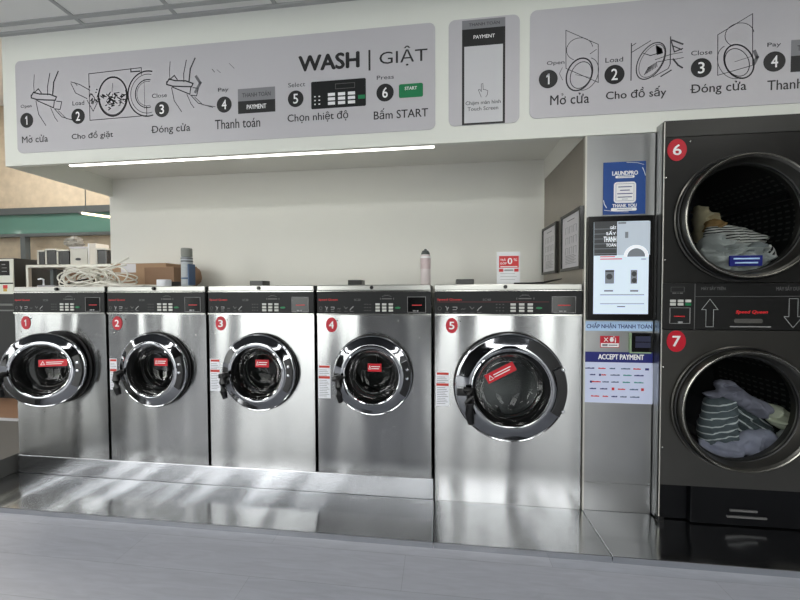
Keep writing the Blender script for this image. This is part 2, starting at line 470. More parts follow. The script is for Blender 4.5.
def make_washer(x0, x1, zb, cx, cz, R, label, num, brandline=False, big=False):
    """front at y=0; returns the thing"""
    s = R/.232
    t = thing('washing_machine', label, 'washing machine', ((x0+x1)/2, .33, zb), 'front loading washing machines in a row')
    yb = .655
    b = MB()
    b.plate_hole(x0, x1, zb, ZP0, cx, cz, R*.88, 0)
    bt = bmesh.new(); bt.free()
    # sides, back, bottom, hole rim
    b.box(x0, x0+.003, .0005, yb, zb, ZT-.002).box(x1-.003, x1, .0005, yb, zb, ZT-.002).box(x0, x1, yb-.003, yb, zb, ZT-.002)
    b.box(x0, x1, .0005, yb, zb, zb+.003)
    b.lathe([(R*.88, 0), (R*.88, .03)], cx, cz)
    obj('cabinet', b, mSteel, t, recalc=False)
    obj('top_panel', MB().box(x0, x1, -.004, yb, ZP1, ZT, .005), mSteelTop, t)
    # control panel
    cp = MB().box(x0+.001, x1-.001, -.006, .03, ZP0+.006, ZP1-.003, .003)
    obj('control_panel', cp, mPanelBlack, t)
    obj('panel_trim', MB().box(x0, x1, -.009, .0, ZP0-.003, ZP0+.006).box(x0, x1, -.009, .0, ZP1-.004, ZP1), mChromeDull, t)
    px = lambda u: x0+(x1-x0)*(u-40)/575
    pz = lambda v: ZP1-(ZP1-ZP0)*(v-250)/120
    yf = -.0068
    text('brand_lettering', 'Speed Queen', (px(50), px(148), pz(302), pz(289)), yf, mRedPrint, t, .02)
    text('model_lettering', 'SC20' if not big else 'SC40', (px(233), px(265), pz(301), pz(290)), yf, mDimIcon, t, .02)
    if brandline:
        obj('red_line', MB().box(px(50), px(490), yf, -.005, pz(307), pz(305)), M('dark_red_line', (110, 35, 35), .5) if 'dark_red_line' not in bpy.data.materials else bpy.data.materials['dark_red_line'], t)
    for k, u in enumerate((60, 90, 122, 155, 190, 220)):
        ic = MB(); X, Z = px(u), pz(338); r = (x1-x0)*.014
        if k == 0: ic.line(ell(X, Z, r*.9, r*.9, 12)+[(X+r*.9, Z)], .0012, yf)
        elif k == 1: ic.line([(X-r*.6, Z+r), (X, Z+r*.2), (X, Z-r), (X+r*.7, Z+r*.6)], .0022, yf)
        elif k == 2: ic.line([(X-r, Z-r*.6), (X+r*.8, Z-r*.6)], .0016, yf).line([(X-r, Z+r*.7), (X+r, Z+r*.7), (X+r, Z)], .002, yf)
        elif k == 3: ic.line([(X-r, Z-r*.6), (X-r*.3, Z), (X+r*.3, Z-r*.6), (X+r, Z)], .0012, yf)
        elif k == 4: ic.line([(X-r, Z+r), (X, Z-r*.3), (X+r, Z+r*.6)], .0018, yf)
        else: ic.line([(X-r, Z-r), (X-.2*r, Z), (X+r, Z+r)], .0024, yf)
        ic.line([(X-r, Z-r*1.9), (X+r, Z-r*1.9)], .0009, yf)
        obj('cycle_icon', ic, mIcon if k in (1, 2, 5) else mDimIcon, t, recalc=False)
    lt = MB()
    for u in (288, 300, 314):
        for v in (318, 334, 349): lt.box(px(u)-.0035, px(u)+.0035, yf, -.005, pz(v)-.0014, pz(v)+.0014)
    obj('indicator_light', lt, mDimIcon, t)
    for u in (352, 385, 418):
        for v in (318, 334, 349):
            obj('button', MB().box(px(u)-.0125*s**.4, px(u)+.0125*s**.4, -.010, -.005, pz(v)-.006, pz(v)+.006, .0015), mButton, t)
    obj('start_button', MB().prism(ell(px(452), pz(335), .016, .0058, 20), -.010, -.005), mGreenPrint, t, label='small green start button')
    ar = MB().line(ell(px(397), pz(290), .036, .018, 16, .25*PI, .75*PI), .0012, yf).line([(px(375), pz(290)), (px(420), pz(290))], .003, yf).line([(px(366), pz(287)), (px(366), pz(293))], .002, yf).line([(px(432), pz(287)), (px(432), pz(293))], .002, yf)
    text_mb('SELECT', px(385), px(412), pz(275), pz(270), yf, .02, ar)
    obj('dial_print', ar, mDimIcon, t, recalc=False)
    db = MB()
    X0, X1, Z0, Z1 = px(500), px(590), pz(358), pz(280)
    q = .0018
    db.box(X0, X1, -.009, -.005, Z1-q, Z1).box(X0, X1, -.009, -.005, Z0, Z0+q).box(X0, X0+q, -.009, -.005, Z0, Z1).box(X1-q, X1, -.009, -.005, Z0, Z1)
    db_o = obj('coin_frame', db, mIcon, t)
    obj('coin_plate', MB().box(X0+q, X1-q, -.0078, -.005, Z0+q, Z1-q), mBezel, db_o)
    obj('red_mark', MB().box(fr_(X0, X1, .25), fr_(X0, X1, .78), -.0085, -.007, pz(324), pz(320)), mRedPrint, db_o)
    obj('slot', MB().box(fr_(X0, X1, .3), fr_(X0, X1, .45), -.0085, -.007, pz(353), pz(347)).box(fr_(X0, X1, .5), fr_(X0, X1, .6), -.0085, -.007, pz(353), pz(347)), mIcon, db_o)
    # lock on the top strip
    xc = fr_(x0, x1, .49)
    obj('lock', MB().lathe([(0, -.016), (.008, -.016), (.0105, -.012), (.0105, .0)], xc, (ZT+ZP1)/2+.002, 20), mPlastic, t, True)
    obj('inlet_box', MB().box(fr_(x0, x1, .17), fr_(x0, x1, .31), .26, .36, ZT, ZT+.038, .003), mPlastic, t)
    # fixed door seal, drum
    g = MB().lathe([(R*.90, .0), (R*.99, -.001), (R*1.005, -.005), (R*1.01, -.012), (R*.995, -.017), (R*.90, -.016), (R*.8, -.01), (R*.72, .02), (R*.70, .10), (R*.76, .12)], cx, cz)
    obj('door_seal', g, mRubber, t, True)
    obj('tub_ring', MB().torus(cx, cz, .095, R*.66, .0035, 64), mChromeDull, t, True)
    dr = MB().lathe([(R*.76, .12), (R*1.12, .13), (R*1.12, .42), (R*1.0, .45), (0, .46)], cx, cz)
    for k in range(3):
        a = .6+2*PI*k/3
        c_, s_ = math.cos(a), math.sin(a)
        p = [(cx+R*1.1*c_-s_*.03, cz+R*1.1*s_+c_*.03), (cx+R*1.1*c_+s_*.03, cz+R*1.1*s_-c_*.03), (cx+R*.86*c_, cz+R*.86*s_)]
        dr.prism(p, .14, .44)
    dr.lathe([(R*.3, .455), (R*.28, .44), (0, .435)], cx, cz, 32)
    obj('drum', dr, mDrum, t, True)
    # door, hinged on its right side
    hx = cx+R*1.0
    d = MB().lathe([(R*.93, -.020), (R*.975, -.022), (R*.992, -.027), (R*.992, -.034), (R*.978, -.038), (R*.94, -.041), (R*.86, -.048), (R*.78, -.055), (R*.715, -.060), (R*.70, -.058)], cx, cz, 96)
    door = obj('door', d, mRingChrome, t, True, loc=(hx, -.04, cz), angle=80)
    obj('outer_rim', MB().torus(cx, cz, -.0375, R*.972, .0022, 96), mChrome, door, True)
    obj('rim', MB().torus(cx, cz, -.058, R*.69, .0042, 96), mChrome, door, True)
    obj('door_collar', MB().lathe([(R*.70, -.056), (R*.675, -.05), (R*.66, -.01), (R*.62, .03), (R*.56, .035)], cx, cz), mCollar, door, True)
    gl = MB().lathe([(R*.672, -.05), (R*.62, -.046), (R*.57, -.03), (R*.54, .0), (R*.5, .028), (R*.40, .044), (R*.25, .052), (0, .055)], cx, cz)
    obj('glass', gl, mGlass, door, True, angle=90)
    hp = MB()
    pts = [(cx+R*.955*math.cos(a), cz+R*.955*math.sin(a)) for a in [(-30+5*k)*PI/180 for k in range(12)]]+[(cx+R*.80*math.cos(a), cz+R*.80*math.sin(a)) for a in [(25-5*k)*PI/180 for k in range(12)]]
    hp.prism(pts, -.0605, -.036)
    obj('hinge_plate', hp, mPlastic, door)
    for dz in ((.045, -.005) if not big else (.11, -.11)):
        hb_ = MB().lathe([(0, -.073), (.007, -.072), (.010, -.067), (.010, -.059)], cx+R*.875, cz+dz, 20)
        obj('hinge_bolt', hb_, mChrome, door, True)
    h = MB()
    hxx = cx-R*.70; k = s
    h.box(cx-R*.96, hxx-.010, -.085, -.036, cz-.03*k, cz-.002*k, .006)
    hxx += .012; pth = [(cx-R*.83, -.075, cz-.004*k), (hxx-.012, -.092, cz-.004*k), (hxx-.024, -.102, cz-.02*k), (hxx-.026, -.106, cz-.05*k), (hxx-.024, -.106, cz-.095*k), (hxx-.016, -.102, cz-.138*k)]
    h.tube(pth, [.012*k, .016*k, .02*k, .0205*k, .019*k, .014*k], 12)
    obj('handle', h, mPlastic, door, True, label='black plastic pull handle')
    # screws
    sw = [(.18, ZP0-.035), (.72, ZP0-.035), (.9, ZP0-.13), (.06, ZP0-.12), (.3, cz-R*1.3), (.68, cz-R*1.3), (.93, zb+.1), (.07, zb+.1)]
    for f_, z_ in sw:
        obj('screw', MB().lathe([(0, -.0035), (.003, -.003), (.0042, 0)], fr_(x0, x1, f_), z_, 10), mPlastic if f_ in (.18,) else mChromeDull, t)
    return t, door

def badge(parent, X, Z, rx, rz, num, y=0, depth=.003):
    b_ = obj('number_badge', MB().prism(ell(X, Z, rx, rz, 32), y-depth, y), mRed, parent, label='red oval sticker with a white number')
    w = rx*.42
    text('numeral', num, (X-w, X+w, Z-rz*.48, Z+rz*.48), y-depth-.0008, mWhitePrint, b_, .03)
    return b_

def warn_label(parent, X0, X1, Z0, Z1, y=0):
    l = obj('warning_label', MB().box(X0, X1, y-.0015, y, Z0, Z1), mLabelWhite, parent, label='white sticker with two red bars and fine print')
    h = Z1-Z0; w = X1-X0
    r = MB().box(X0+w*.08, X1-w*.05, y-.0022, y-.001, Z1-h*.085, Z1-h*.02).box(X0+w*.04, X1-w*.05, y-.0022, y-.001, Z1-h*.41, Z1-h*.335)
    obj('red_bar', r, M('label_red', (196, 60, 50), .5) if 'label_red' not in bpy.data.materials else bpy.data.materials['label_red'], l)
    p = MB()
    for k in range(16):
        z = Z1-h*(.15+.052*k)
        if abs((Z1-z)/h-.37) < .06: continue
        p.box(X0+w*.1, X0+w*(.7+.2*((k*7) % 3)/2), y-.002, y-.001, z-.0012, z+.0012)
    obj('fine_print', p, mInkSoft, l)

def door_sticker(door, X, Z, w, h, y, rot=0.0, R=.232, lines=2):
    c_, s_ = math.cos(rot), math.sin(rot)
    T = lambda a, b_: (X+a*c_-b_*s_, Z+a*s_+b_*c_)
    st = obj('door_sticker', MB().prism([T(-w/2, -h/2), T(w/2, -h/2), T(w/2, h/2), T(-w/2, h/2)], y-.002, y), M('sticker_red', (200, 14, 34), .45) if 'sticker_red' not in bpy.data.materials else bpy.data.materials['sticker_red'], door, label='red warning sticker with white print')
    p = MB()
    p.line([T(-w*.22, h*.13), T(w*.36, h*.13)], h*.05, y-.003).line([T(-w*.22, -h*.13), T(w*.30, -h*.13)], h*.05, y-.003)
    # triangle warning sign
    p.line([T(-w*.42, -h*.22), T(-w*.28, -h*.22), T(-w*.35, h*.25), T(-w*.42, -h*.22)], h*.03, y-.003)
    return st, p

LBL = ['', 'silver front loading washer with red number 1 and its round door ajar',
       'silver front loading washer with red number 2, in front of the cardboard boxes',
       'silver front loading washer with red number 3, between washers 2 and 4',
       'silver front loading washer with red number 4, a spray can on top',
       'largest silver washer, red number 5, beside the payment kiosk']
proto, pdoor = make_washer(  .01, .67, ZPL, .340, .711, .229, LBL[1], '1')
washers = [(proto, pdoor)]
for i in (1, 2, 3):
    c = copy_tree(proto)
    c.location.x += W*i
    c['label'] = LBL[i+1]
    washers.append((c, next(ch for ch in c.children if ch.name.startswith('door') and ch.name.split('.')[0] == 'door')))
w5, d5 = make_washer(2.731, 3.512, .0, 3.135, .662, .298, LBL[5], '5', True, True)
washers.append((w5, d5))
bpy.context.view_layer.update()
for i, (X, Z) in enumerate(((.092, .990), (.752, .992), (1.447, .995), (2.135, .992), (2.825, .993))):
    badge(washers[i][0], X, Z, .033, .043, str(i+1))
for i, bx_ in ((1, (.692, .742, .572, .768)), (2, (1.372, 1.437, .584, .779)), (3, (2.052, 2.126, .561, .757)), (4, (2.736, 2.812, .540, .732))):
    warn_label(washers[i][0], *bx_)
# door stickers on the glass bowls
def add_sticker(i, X, Z, w, h, y, rot=0.0):
    door = washers[i][1]
    st, p = door_sticker(door, X, Z, w, h, y, rot)
    sub = obj('fine_print', p, mWhitePrint, washers[i][0], recalc=False)
    # print belongs to the sticker's door, kept at the same depth of the tree
    sub.parent = door
    sub.location = origin_of(door)*0 + (origin_of(washers[i][0])-origin_of(door))
add_sticker(0, .40, .755, .15, .042, -.048)
add_sticker(1, 1.035, .75, .088, .046, .012)
add_sticker(2, 1.70, .755, .085, .046, .012)
add_sticker(3, 2.385, .745, .080, .046, .012)
add_sticker(4, 3.09, .735, .17, .052, -.0, .5)
washers[0][1].rotation_euler.z = math.radians(17)

# ------------------------------------------------------------------ kiosk
k = thing('payment_kiosk', 'tall brushed steel payment column with a touchscreen between washer five and the dryers', 'payment kiosk', ((KX0+KX1)/2, .35, 0.0005))
obj('front_panel', MB().box(KX0+.004, KX1-.002, -.0005, .02, .155, ZF-.004, .001), mSteelKiosk, k)
obj('kick_panel', MB().box(KX0+.004, KX1-.002, .001, .02, .0005, .152, .001), mSteelKiosk, k)
obj('side_panel', MB().box(KX0, KX0+.004, .02, D-.012, .0005, ZF-.001), mSteelSide, k)
obj('far_side_panel', MB().box(KX1-.008, KX1-.004, .02, D-.012, .0005, ZF-.004), mSteelSide, k)
obj('corner_trim', MB().box(KX0-.001, KX0+.008, -.003, .02, .0005, ZF-.002, .001), mPale, k)
def vbox(b4, y0, y1, bev=0):
    x0, x1, z0, z1 = b4
    return MB().box(x0, x1, y0, y1, z0, z1, bev)
disp = obj('display', vbox((3.532, 3.867, 1.028, 1.572), -.022, -.001, .003), mBezel, k)
mScr = lambda n, rgb, e: M(n, rgb, .4, emit=rgb, es=e)
mS1 = mScr('screen_dark', (52, 54, 56), .35); mS2 = mScr('screen_pale', (196, 210, 222), .55); mS3 = mScr('screen_photo', (168, 178, 188), .5)
mS4 = mScr('screen_grey', (110, 116, 122), .4); mS5 = mScr('screen_red_text', (190, 70, 70), .4); mS6 = mScr('screen_white', (225, 230, 235), .5)
ys = -.0226
obj('screen', vbox((3.559, 3.827, 1.062, 1.542), -.0225, -.021), mS2, disp)
obj('screen_dark_area', vbox((3.560, 3.673, 1.367, 1.544), ys-.0004, ys), mS1, disp)
ln = MB()
for v in (227, 231.5, 236, 240.5, 245, 249.5):
    x0, x1, z0, z1 = (3.562, 3.670, 1.489, 1.494)
    zz = 1.505-(v-227)*.00545*1.05
    ln.box(x0, x1, ys-.0006, ys-.0003, zz-.0015, zz+.0015)
obj('screen_rule', ln, mS4, disp)
tx = MB()
text_mb('GIẶT', 3.638, 3.667, 1.499, 1.522, ys-.001, .02, tx); text_mb('SẤY', 3.619, 3.667, 1.473, 1.496, ys-.001, .02, tx)
text_mb('THANH', 3.607, 3.668, 1.437, 1.465, ys-.001, .02, tx); text_mb('TOÁN', 3.619, 3.668, 1.413, 1.432, ys-.001, .02, tx)
obj('screen_lettering', tx, mS6, disp, recalc=False)
obj('screen_photo_area', vbox((3.675, 3.832, 1.368, 1.540), ys-.0004, ys), mS3, disp)
ph = MB(); X, Z = (3.766, 1.357); r = .06
ph.prism([(X+r*math.cos(a), Z+.002+r*math.sin(a)) for a in [PI*j/20 for j in range(21)]], ys-.0007, ys-.0004)
obj('screen_washer_ring', ph, mS6, disp)
ph = MB(); ph.prism([(X+r*.72*math.cos(a), Z+.002+r*.72*math.sin(a)) for a in [PI*j/20 for j in range(21)]], ys-.001, ys-.0007)
x0, x1, z0, z1 = (3.711, 3.726, 1.456, 1.487); ph.box(x0, x1, ys-.001, ys-.0004, z0, z1)
x0, x1, z0, z1 = (3.677, 3.715, 1.529, 1.539); ph.box(x0, x1, ys-.001, ys-.0004, z0, z1)
obj('screen_washer_glass', ph, mS4, disp)
rt = MB()
for bb in ((3.590, 3.664, 1.358, 1.363), (3.591, 3.698, 1.346, 1.351)): rt.box(bb[0], bb[1], ys-.0007, ys-.0003, bb[2], bb[3])
obj('screen_red_text', rt, mS5, disp)
gt = MB()
for bb in ((3.612, 3.656, 1.179, 1.187), (3.739, 3.778, 1.178, 1.187), (3.592, 3.807, 1.160, 1.164), (3.593, 3.807, 1.114, 1.117), (3.677, 3.716, 1.098, 1.104), (3.790, 3.814, 1.344, 1.348)):
    gt.box(bb[0], bb[1], ys-.0007, ys-.0003, bb[2], bb[3])
obj('screen_text', gt, mS4, disp)
wi = MB()
X0, X1, Z0, Z1 = (3.616, 3.660, 1.221, 1.286); wi.box(X0, X1, ys-.0007, ys-.0003, Z0, Z1); obj('screen_machine_picture', wi, mS4, disp); wi = MB()
X0, X1, Z0, Z1 = (3.741, 3.772, 1.220, 1.290); wi.box(X0, X1, ys-.0007, ys-.0003, Z0, Z1)
obj('screen_machine_picture', wi, mS4, disp)
wi = MB()
X, Z = (3.637, 1.257); wi.prism(ell(X, Z, .015, .015, 20), ys-.001, ys-.0007); X0, X1, Z0, Z1 = (3.616, 3.660, 1.281, 1.291); wi.box(X0, X1, ys-.001, ys-.0007, Z0, Z1)
for v in (0, 1):
    X, Z = (((3.757, 1.270)), ((3.758, 1.236)))[v]; wi.prism(ell(X, Z, .012, .013, 20), ys-.001, ys-.0007)
obj('screen_machine_door', wi, mS1, disp)
# poster (taped on) and strips stuck to the column
po = obj('poster', vbox((3.611, 3.818, 1.582, 1.854), -.0035, -.001), mBlue, k, label='blue poster with white lettering')
yq = -.004
pt = MB()
text_mb('LAUNDPRO', 3.655, 3.779, 1.785, 1.806, yq, .05, pt)
text_mb('THANK YOU', 3.657, 3.774, 1.619, 1.636, yq, .05, pt)
X0, X1, Z0, Z1 = (3.670, 3.763, 1.770, 1.782); pt.prism(rrect(X0, X1, Z0, Z1, .005), yq-.0002, yq)
X0, X1, Z0, Z1 = (3.650, 3.775, 1.600, 1.616); pt.prism(rrect(X0, X1, Z0, Z1, .006), yq-.0002, yq)
X0, X1, Z0, Z1 = (3.663, 3.771, 1.641, 1.750); pt.prism(rrect(X0, X1, Z0, Z1, .016), yq-.0002, yq)
PX0, PX1, PZ0, PZ1 = (3.611, 3.818, 1.590, 1.854)
pt.line([(fr_(PX0, PX1, .55), fr_(PZ0, PZ1, .985)), (fr_(PX0, PX1, .8), fr_(PZ0, PZ1, .97)), (fr_(PX0, PX1, .95), fr_(PZ0, PZ1, .93))], .001, yq)
pt.line([(fr_(PX0, PX1, .92), fr_(PZ0, PZ1, .87)), (fr_(PX0, PX1, .96), fr_(PZ0, PZ1, .8)), (fr_(PX0, PX1, .99), fr_(PZ0, PZ1, .72))], .0018, yq)
pt.line([(fr_(PX0, PX1, .01), fr_(PZ0, PZ1, .25)), (fr_(PX0, PX1, .03), fr_(PZ0, PZ1, .18)), (fr_(PX0, PX1, .08), fr_(PZ0, PZ1, .11))], .0018, yq)
pt.line([(fr_(PX0, PX1, .03), fr_(PZ0, PZ1, .06)), (fr_(PX0, PX1, .3), fr_(PZ0, PZ1, .03)), (fr_(PX0, PX1, .6), fr_(PZ0, PZ1, .015))], .001, yq)
obj('white_print', pt, mWhitePrint, po, recalc=False)
pd = MB()
cxs = (3.673, 3.761, 1.652, 1.740)
pd.line([(cxs[0], cxs[2]), (cxs[0], cxs[3]), (cxs[1], cxs[3]), (cxs[1], cxs[2]), (cxs[0], cxs[2])], .0007, yq-.0008)
for z_, a in ((.82, .7), (.62, .5), (.42, .8), (.22, .75), (.1, .3)):
    zz = fr_(cxs[2], cxs[3], z_); m_ = (cxs[0]+cxs[1])/2; hw = (cxs[1]-cxs[0])/2*a
    pd.line([(m_-hw, zz), (m_+hw, zz)], .0022 if z_ > .2 else .001, yq-.0008)
pd.line([(fr_(cxs[0], cxs[1], .1), ((3.719, 1.776))[1]), (fr_(cxs[0], cxs[1], .9), ((3.719, 1.776))[1])], .0012, yq-.0008)
pd.line([(fr_(cxs[0], cxs[1], .1), ((3.721, 1.608))[1]), (fr_(cxs[0], cxs[1], .9), ((3.721, 1.608))[1])], .0012, yq-.0008)
obj('blue_print', pd, mNavy, po, recalc=False)
bn = obj('banner', vbox((3.522, 3.863, 0.971, 1.022), -.0025, -.001), mSky, k, label='pale blue strip with dark lettering')
text('lettering', 'CHẤP NHẬN THANH TOÁN', (3.536, 3.858, 0.979, 1.018), -.0032, mNavy, bn, .015)
bn = obj('banner', vbox((3.524, 3.865, 0.804, 0.859), -.0025, -.001), mNavy, k, label='dark blue strip with white lettering')
text('lettering', 'ACCEPT PAYMENT', (3.596, 3.821, 0.820, 0.847), -.0032, mWhitePrint, bn, .05)
bn = obj('logo_sheet', vbox((3.526, 3.867, 0.587, 0.804), -.0025, -.001), mPaleBlue, k, label='pale sheet with rows of tiny logos')
rows = [(368.5, [(590, 5, 0), (603, 4, 1), (614, 3, 2), (628, 5, 2), (640, 4, 1), (650.5, 2.2, 0)]),
        (375, [(593, 3, 0), (601, 1.2, 0), (605, 2.6, 1), (617, 5, 2), (630, 4.5, 3), (642, 5, 0)]),
        (382, [(591.5, 1.3, 0), (597, 5, 1), (607, 3.5, 2), (617, 4, 2), (629, 4, 3), (642, 5, 3)]),
        (389, [(593.5, 3.5, 0), (605, 4, 0), (615, 1.5, 1), (624, 4, 1), (637, 4.5, 2), (646, 1.6, 1)]),
        (396.5, [(596, 4.5, 1), (607, 3, 1), (616.5, 3.2, 0), (626, 3.5, 2), (638, 5, 2)])]
cl = [mNavy, mRedPrint, M('teal_print', (70, 90, 130), .5), M('green_teal_print', (60, 140, 140), .5)]
LX0, LX1, LZ0, LZ1 = (3.526, 3.867, 0.587, 0.804)
for v, it in rows:
    z = LZ1-(v-362.3)/(403-362.3)*(LZ1-LZ0)
    for u, hw, c in it:
        x = LX0+(u-584)/72.5*(LX1-LX0); hx_ = hw/72.5*(LX1-LX0)
        hz = .0028 if hw > 2.5 else .006
        n_ = 4 if hw > 2.5 else 1
        lm = MB()
        for q in range(n_):
            xa = x-hx_+2*hx_*q/n_
            lm.box(xa, xa+2*hx_/n_*(.9 if q == n_-1 else 1.0), -.0032, -.0024, z-hz, z+hz*(.9+.5*((q+c) % 2)))
        obj('logo', lm, cl[c], bn)
st = obj('red_sticker', vbox((3.605, 3.700, 0.882, 0.944), -.0025, -.001), mRed, k)
obj('white_strip', vbox((3.608, 3.697, 0.885, 0.906), -.003, -.002), mWhitePrint, st)
sm = MB(); text_mb('X', 3.622, 3.645, 0.914, 0.935, -.0032, .02, sm); text_mb('Ơi', 3.650, 3.682, 0.910, 0.941, -.0032, .04, sm)
obj('lettering', sm, mWhitePrint, st, recalc=False)
X0, X1, Z0, Z1 = (3.615, 3.690, 0.890, 0.901)
obj('fine_print', MB().box(X0, fr_(X0, X1, .35), -.0035, -.0028, Z0, Z1).box(fr_(X0, X1, .42), X1, -.0035, -.0028, Z0+.003, Z1-.003), mInkSoft, st)
rd = obj('card_reader', vbox((3.761, 3.861, 0.861, 0.962), -.012, -.001, .002), mBezel, k)
obj('reader_edge', MB().box(3.748, 3.754, -.014, -.001, .861, .962).box(3.748, 3.850, -.014, -.001, .856, .862), M('pale_green_edge', (150, 176, 140), .5), rd)
X0, X1, Z0, Z1 = (3.774, 3.847, 0.885, 0.945)
obj('reader_face', MB().box(X0, X1, -.0135, -.011, (Z0+Z1)/2+.002, Z1).box(X0, X1, -.0135, -.011, Z0, (Z0+Z1)/2-.002), M('reader_blue', (34, 38, 66), .4), rd)

# framed sheets hanging on the kiosk's side
def hung_frame(y0, y1, z0, z1, label):
    t = thing('picture_frame', label, 'picture frame', (KX0-.001, (y0+y1)/2, z0), 'black framed notices on the kiosk side')
    w = .018; xf = KX0-.022
    obj('frame', MB().box(xf, KX0-.001, y0, y0+w, z0, z1, .002).box(xf, KX0-.001, y1-w, y1, z0, z1, .002)
        .box(xf, KX0-.001, y0+w, y1-w, z0, z0+w, .002).box(xf, KX0-.001, y0+w, y1-w, z1-w, z1, .002), mBezel, t)
    obj('sheet', MB().box(xf+.008, KX0-.002, y0+w, y1-w, z0+w, z1-w), mPaper, t)
    p = MB(); h = z1-z0-2*w; d_ = y1-y0-2*w
    def bar(a, b_, za, zb):
        p.box(xf+.0072, xf+.0082, y1-w-d_*b_, y1-w-d_*a, z0+w+h*za, z0+w+h*zb)
    bar(.3, .7, .90, .915)
    for r_ in range(3):
        for c_ in range(3):
            a, zb = .2+.23*c_, .66-.2*r_
            bar(a, a+.012, zb, zb+.13); bar(a+.14, a+.152, zb, zb+.13); bar(a, a+.15, zb+.125, zb+.13)
    for q in range(6): bar(.2, .8-.1*(q % 2), .08+.03*q, .088+.03*q)
    obj('print', p, mInkSoft, t)
    return t
hung_frame(.005, .300, 1.30, 1.637, 'nearer of two black framed notices on the side of the kiosk')
hung_frame(.385, .680, 1.30, 1.632, 'farther of two black framed notices, beside the white back wall')

# ------------------------------------------------------------------ dryers
DX0, DX1 = 3.868, 4.582
DC = 4.225
dy = thing('stacked_dryer', 'dark stacked tumble dryer with red numbers 6 and 7 at the right edge', 'tumble dryer', (DC, .3, 0.0005))
YD = -.06
bz_ = .195
def dside(): pass
cabm = MB()
cabm.box(DX0, DX0+.003, YD+.002, D-.02, .01, 2.024).box(DX1-.003, DX1, YD+.002, D-.02, .01, 2.024).box(DX0, DX1, D-.024, D-.02, .01, 2.024)
cabm.box(DX0+.003, DX1-.003, -.0, D-.024, 2.0205, 2.024) if False else None
obj('cabinet', cabm, mSteelKiosk, dy)
obj('corner_trim', MB().box(DX0, DX0+.005, YD-.0015, YD+.014, .03, 2.02, .001), mPale, dy)
obj('top_trim', MB().box(DX0+.002, DX1, YD, -.003, 1.944, 2.026, .002), mDryerTop, dy)
zc = {6: 1.535, 7: .60}
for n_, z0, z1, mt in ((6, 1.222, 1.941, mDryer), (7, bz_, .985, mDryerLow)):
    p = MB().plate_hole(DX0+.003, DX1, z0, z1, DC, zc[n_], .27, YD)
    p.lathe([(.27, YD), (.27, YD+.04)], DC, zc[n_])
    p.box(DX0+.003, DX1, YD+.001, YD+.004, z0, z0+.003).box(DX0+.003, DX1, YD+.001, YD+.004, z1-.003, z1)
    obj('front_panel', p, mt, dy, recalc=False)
obj('back_panel_interior', MB().box(DX0+.004, DX1-.004, .0, D-.03, .99, 1.2), mDark, dy)
for n_ in (6, 7):
    z = zc[n_]
    drm = MB().lathe([(.275, YD+.03), (.34, YD+.045), (.34, .55), (0, .56)], DC, z, 72)
    for q in range(4):
        a = .4+PI/2*q; c_, s_ = math.cos(a), math.sin(a)
        drm.prism([(DC+.335*c_-s_*.02, z+.335*s_+c_*.02), (DC+.335*c_+s_*.02, z+.335*s_-c_*.02), (DC+.28*c_, z+.28*s_)], .02, .54)
    drum = obj('drum', drm, M('dryer_drum_dark', (34, 38, 40), .4, .8) if 'dryer_drum_dark' not in bpy.data.materials else bpy.data.materials['dryer_drum_dark'], dy, True)
    pf = MB()
    for a_ in range(-3, 10):
        for q in range(12):
            a = math.radians(a_*5.0); y = .05+.04*q
            x, zz = DC+.338*math.cos(a), z+.338*math.sin(a)
            tx_, tz_ = -math.sin(a), math.cos(a)
            vs = [(x-tx_*.005, y-.012, zz-tz_*.005), (x+tx_*.005, y-.012, zz+tz_*.005), (x+tx_*.005, y+.012, zz+tz_*.005), (x-tx_*.005, y+.012, zz-tz_*.005)]
            pf.bm.faces.new([pf.bm.verts.new(v) for v in vs])
    obj('perforation', pf, M('perforation_grey', (70, 74, 74), .5) if 'perforation_grey' not in bpy.data.materials else bpy.data.materials['perforation_grey'], drum, recalc=False)
    hx = DC+.32
    d = MB().lathe([(.304, YD), (.310, YD-.004), (.310, YD-.009), (.305, YD-.012), (.299, YD-.012), (.297, YD-.03), (.297, YD-.052), (.294, YD-.060), (.284, YD-.060), (.276, YD-.054), (.262, YD-.008), (.256, YD+.0)], DC, z, 96)
    door = obj('door', d, mDryerRing, dy, True, loc=(hx, YD, z), angle=30)
    obj('seal', MB().torus(DC, z, YD-.026, .302, .005, 96).torus(DC, z, YD-.008, .264, .006, 96), mRubber, door, True)
    obj('glass', MB().lathe([(.262, YD-.006), (.18, YD-.012), (0, YD-.014)], DC, z, 64), mGlass, door, True)
    obj('lip', MB().torus(DC, z, YD-.058, .289, .006, 96), M('lip_steel', (150, 149, 142), .25, 1.0) if 'lip_steel' not in bpy.data.materials else bpy.data.materials['lip_steel'], door, True)
    obj('latch', MB().box(DC+.285, DC+.35, YD-.062, YD-.001, z+.06, z+.10, .004) if n_ == 6 else MB().box(DC+.27, DC+.345, YD-.062, YD-.001, z-.13, z-.09, .004), mChromeDull, door)
    if n_ == 6:
        s_ = obj('door_sticker', MB().box(4.163, 4.305, YD-.020, YD-.0125, 1.301, 1.352), mNavy, door, label='dark blue sticker with white print')
        s_.location.y += .002
        obj('fine_print', MB().box(4.178, 4.29, YD-.0218, YD-.017, 1.333, 1.340).box(4.185, 4.283, YD-.0218, YD-.017, 1.313, 1.320), mSky, door)
badge(dy, *(3.927, 1.880), .044, .054, '6', YD)
badge(dy, *(3.938, 0.929), .044, .054, '7', YD)
cpn = obj('control_panel', MB().box(DX0+.003, DX1, YD-.004, YD+.03, .988, 1.219, .002), M('dryer_panel_black', (12, 13, 13), .4), dy)
yc = YD-.0048
pl = MB()
for bb in ((4.017, 4.020, 0.988, 1.218), (4.020, 4.486, 1.152, 1.154)): pl.box(bb[0], bb[1], yc, YD-.003, bb[2], bb[3])
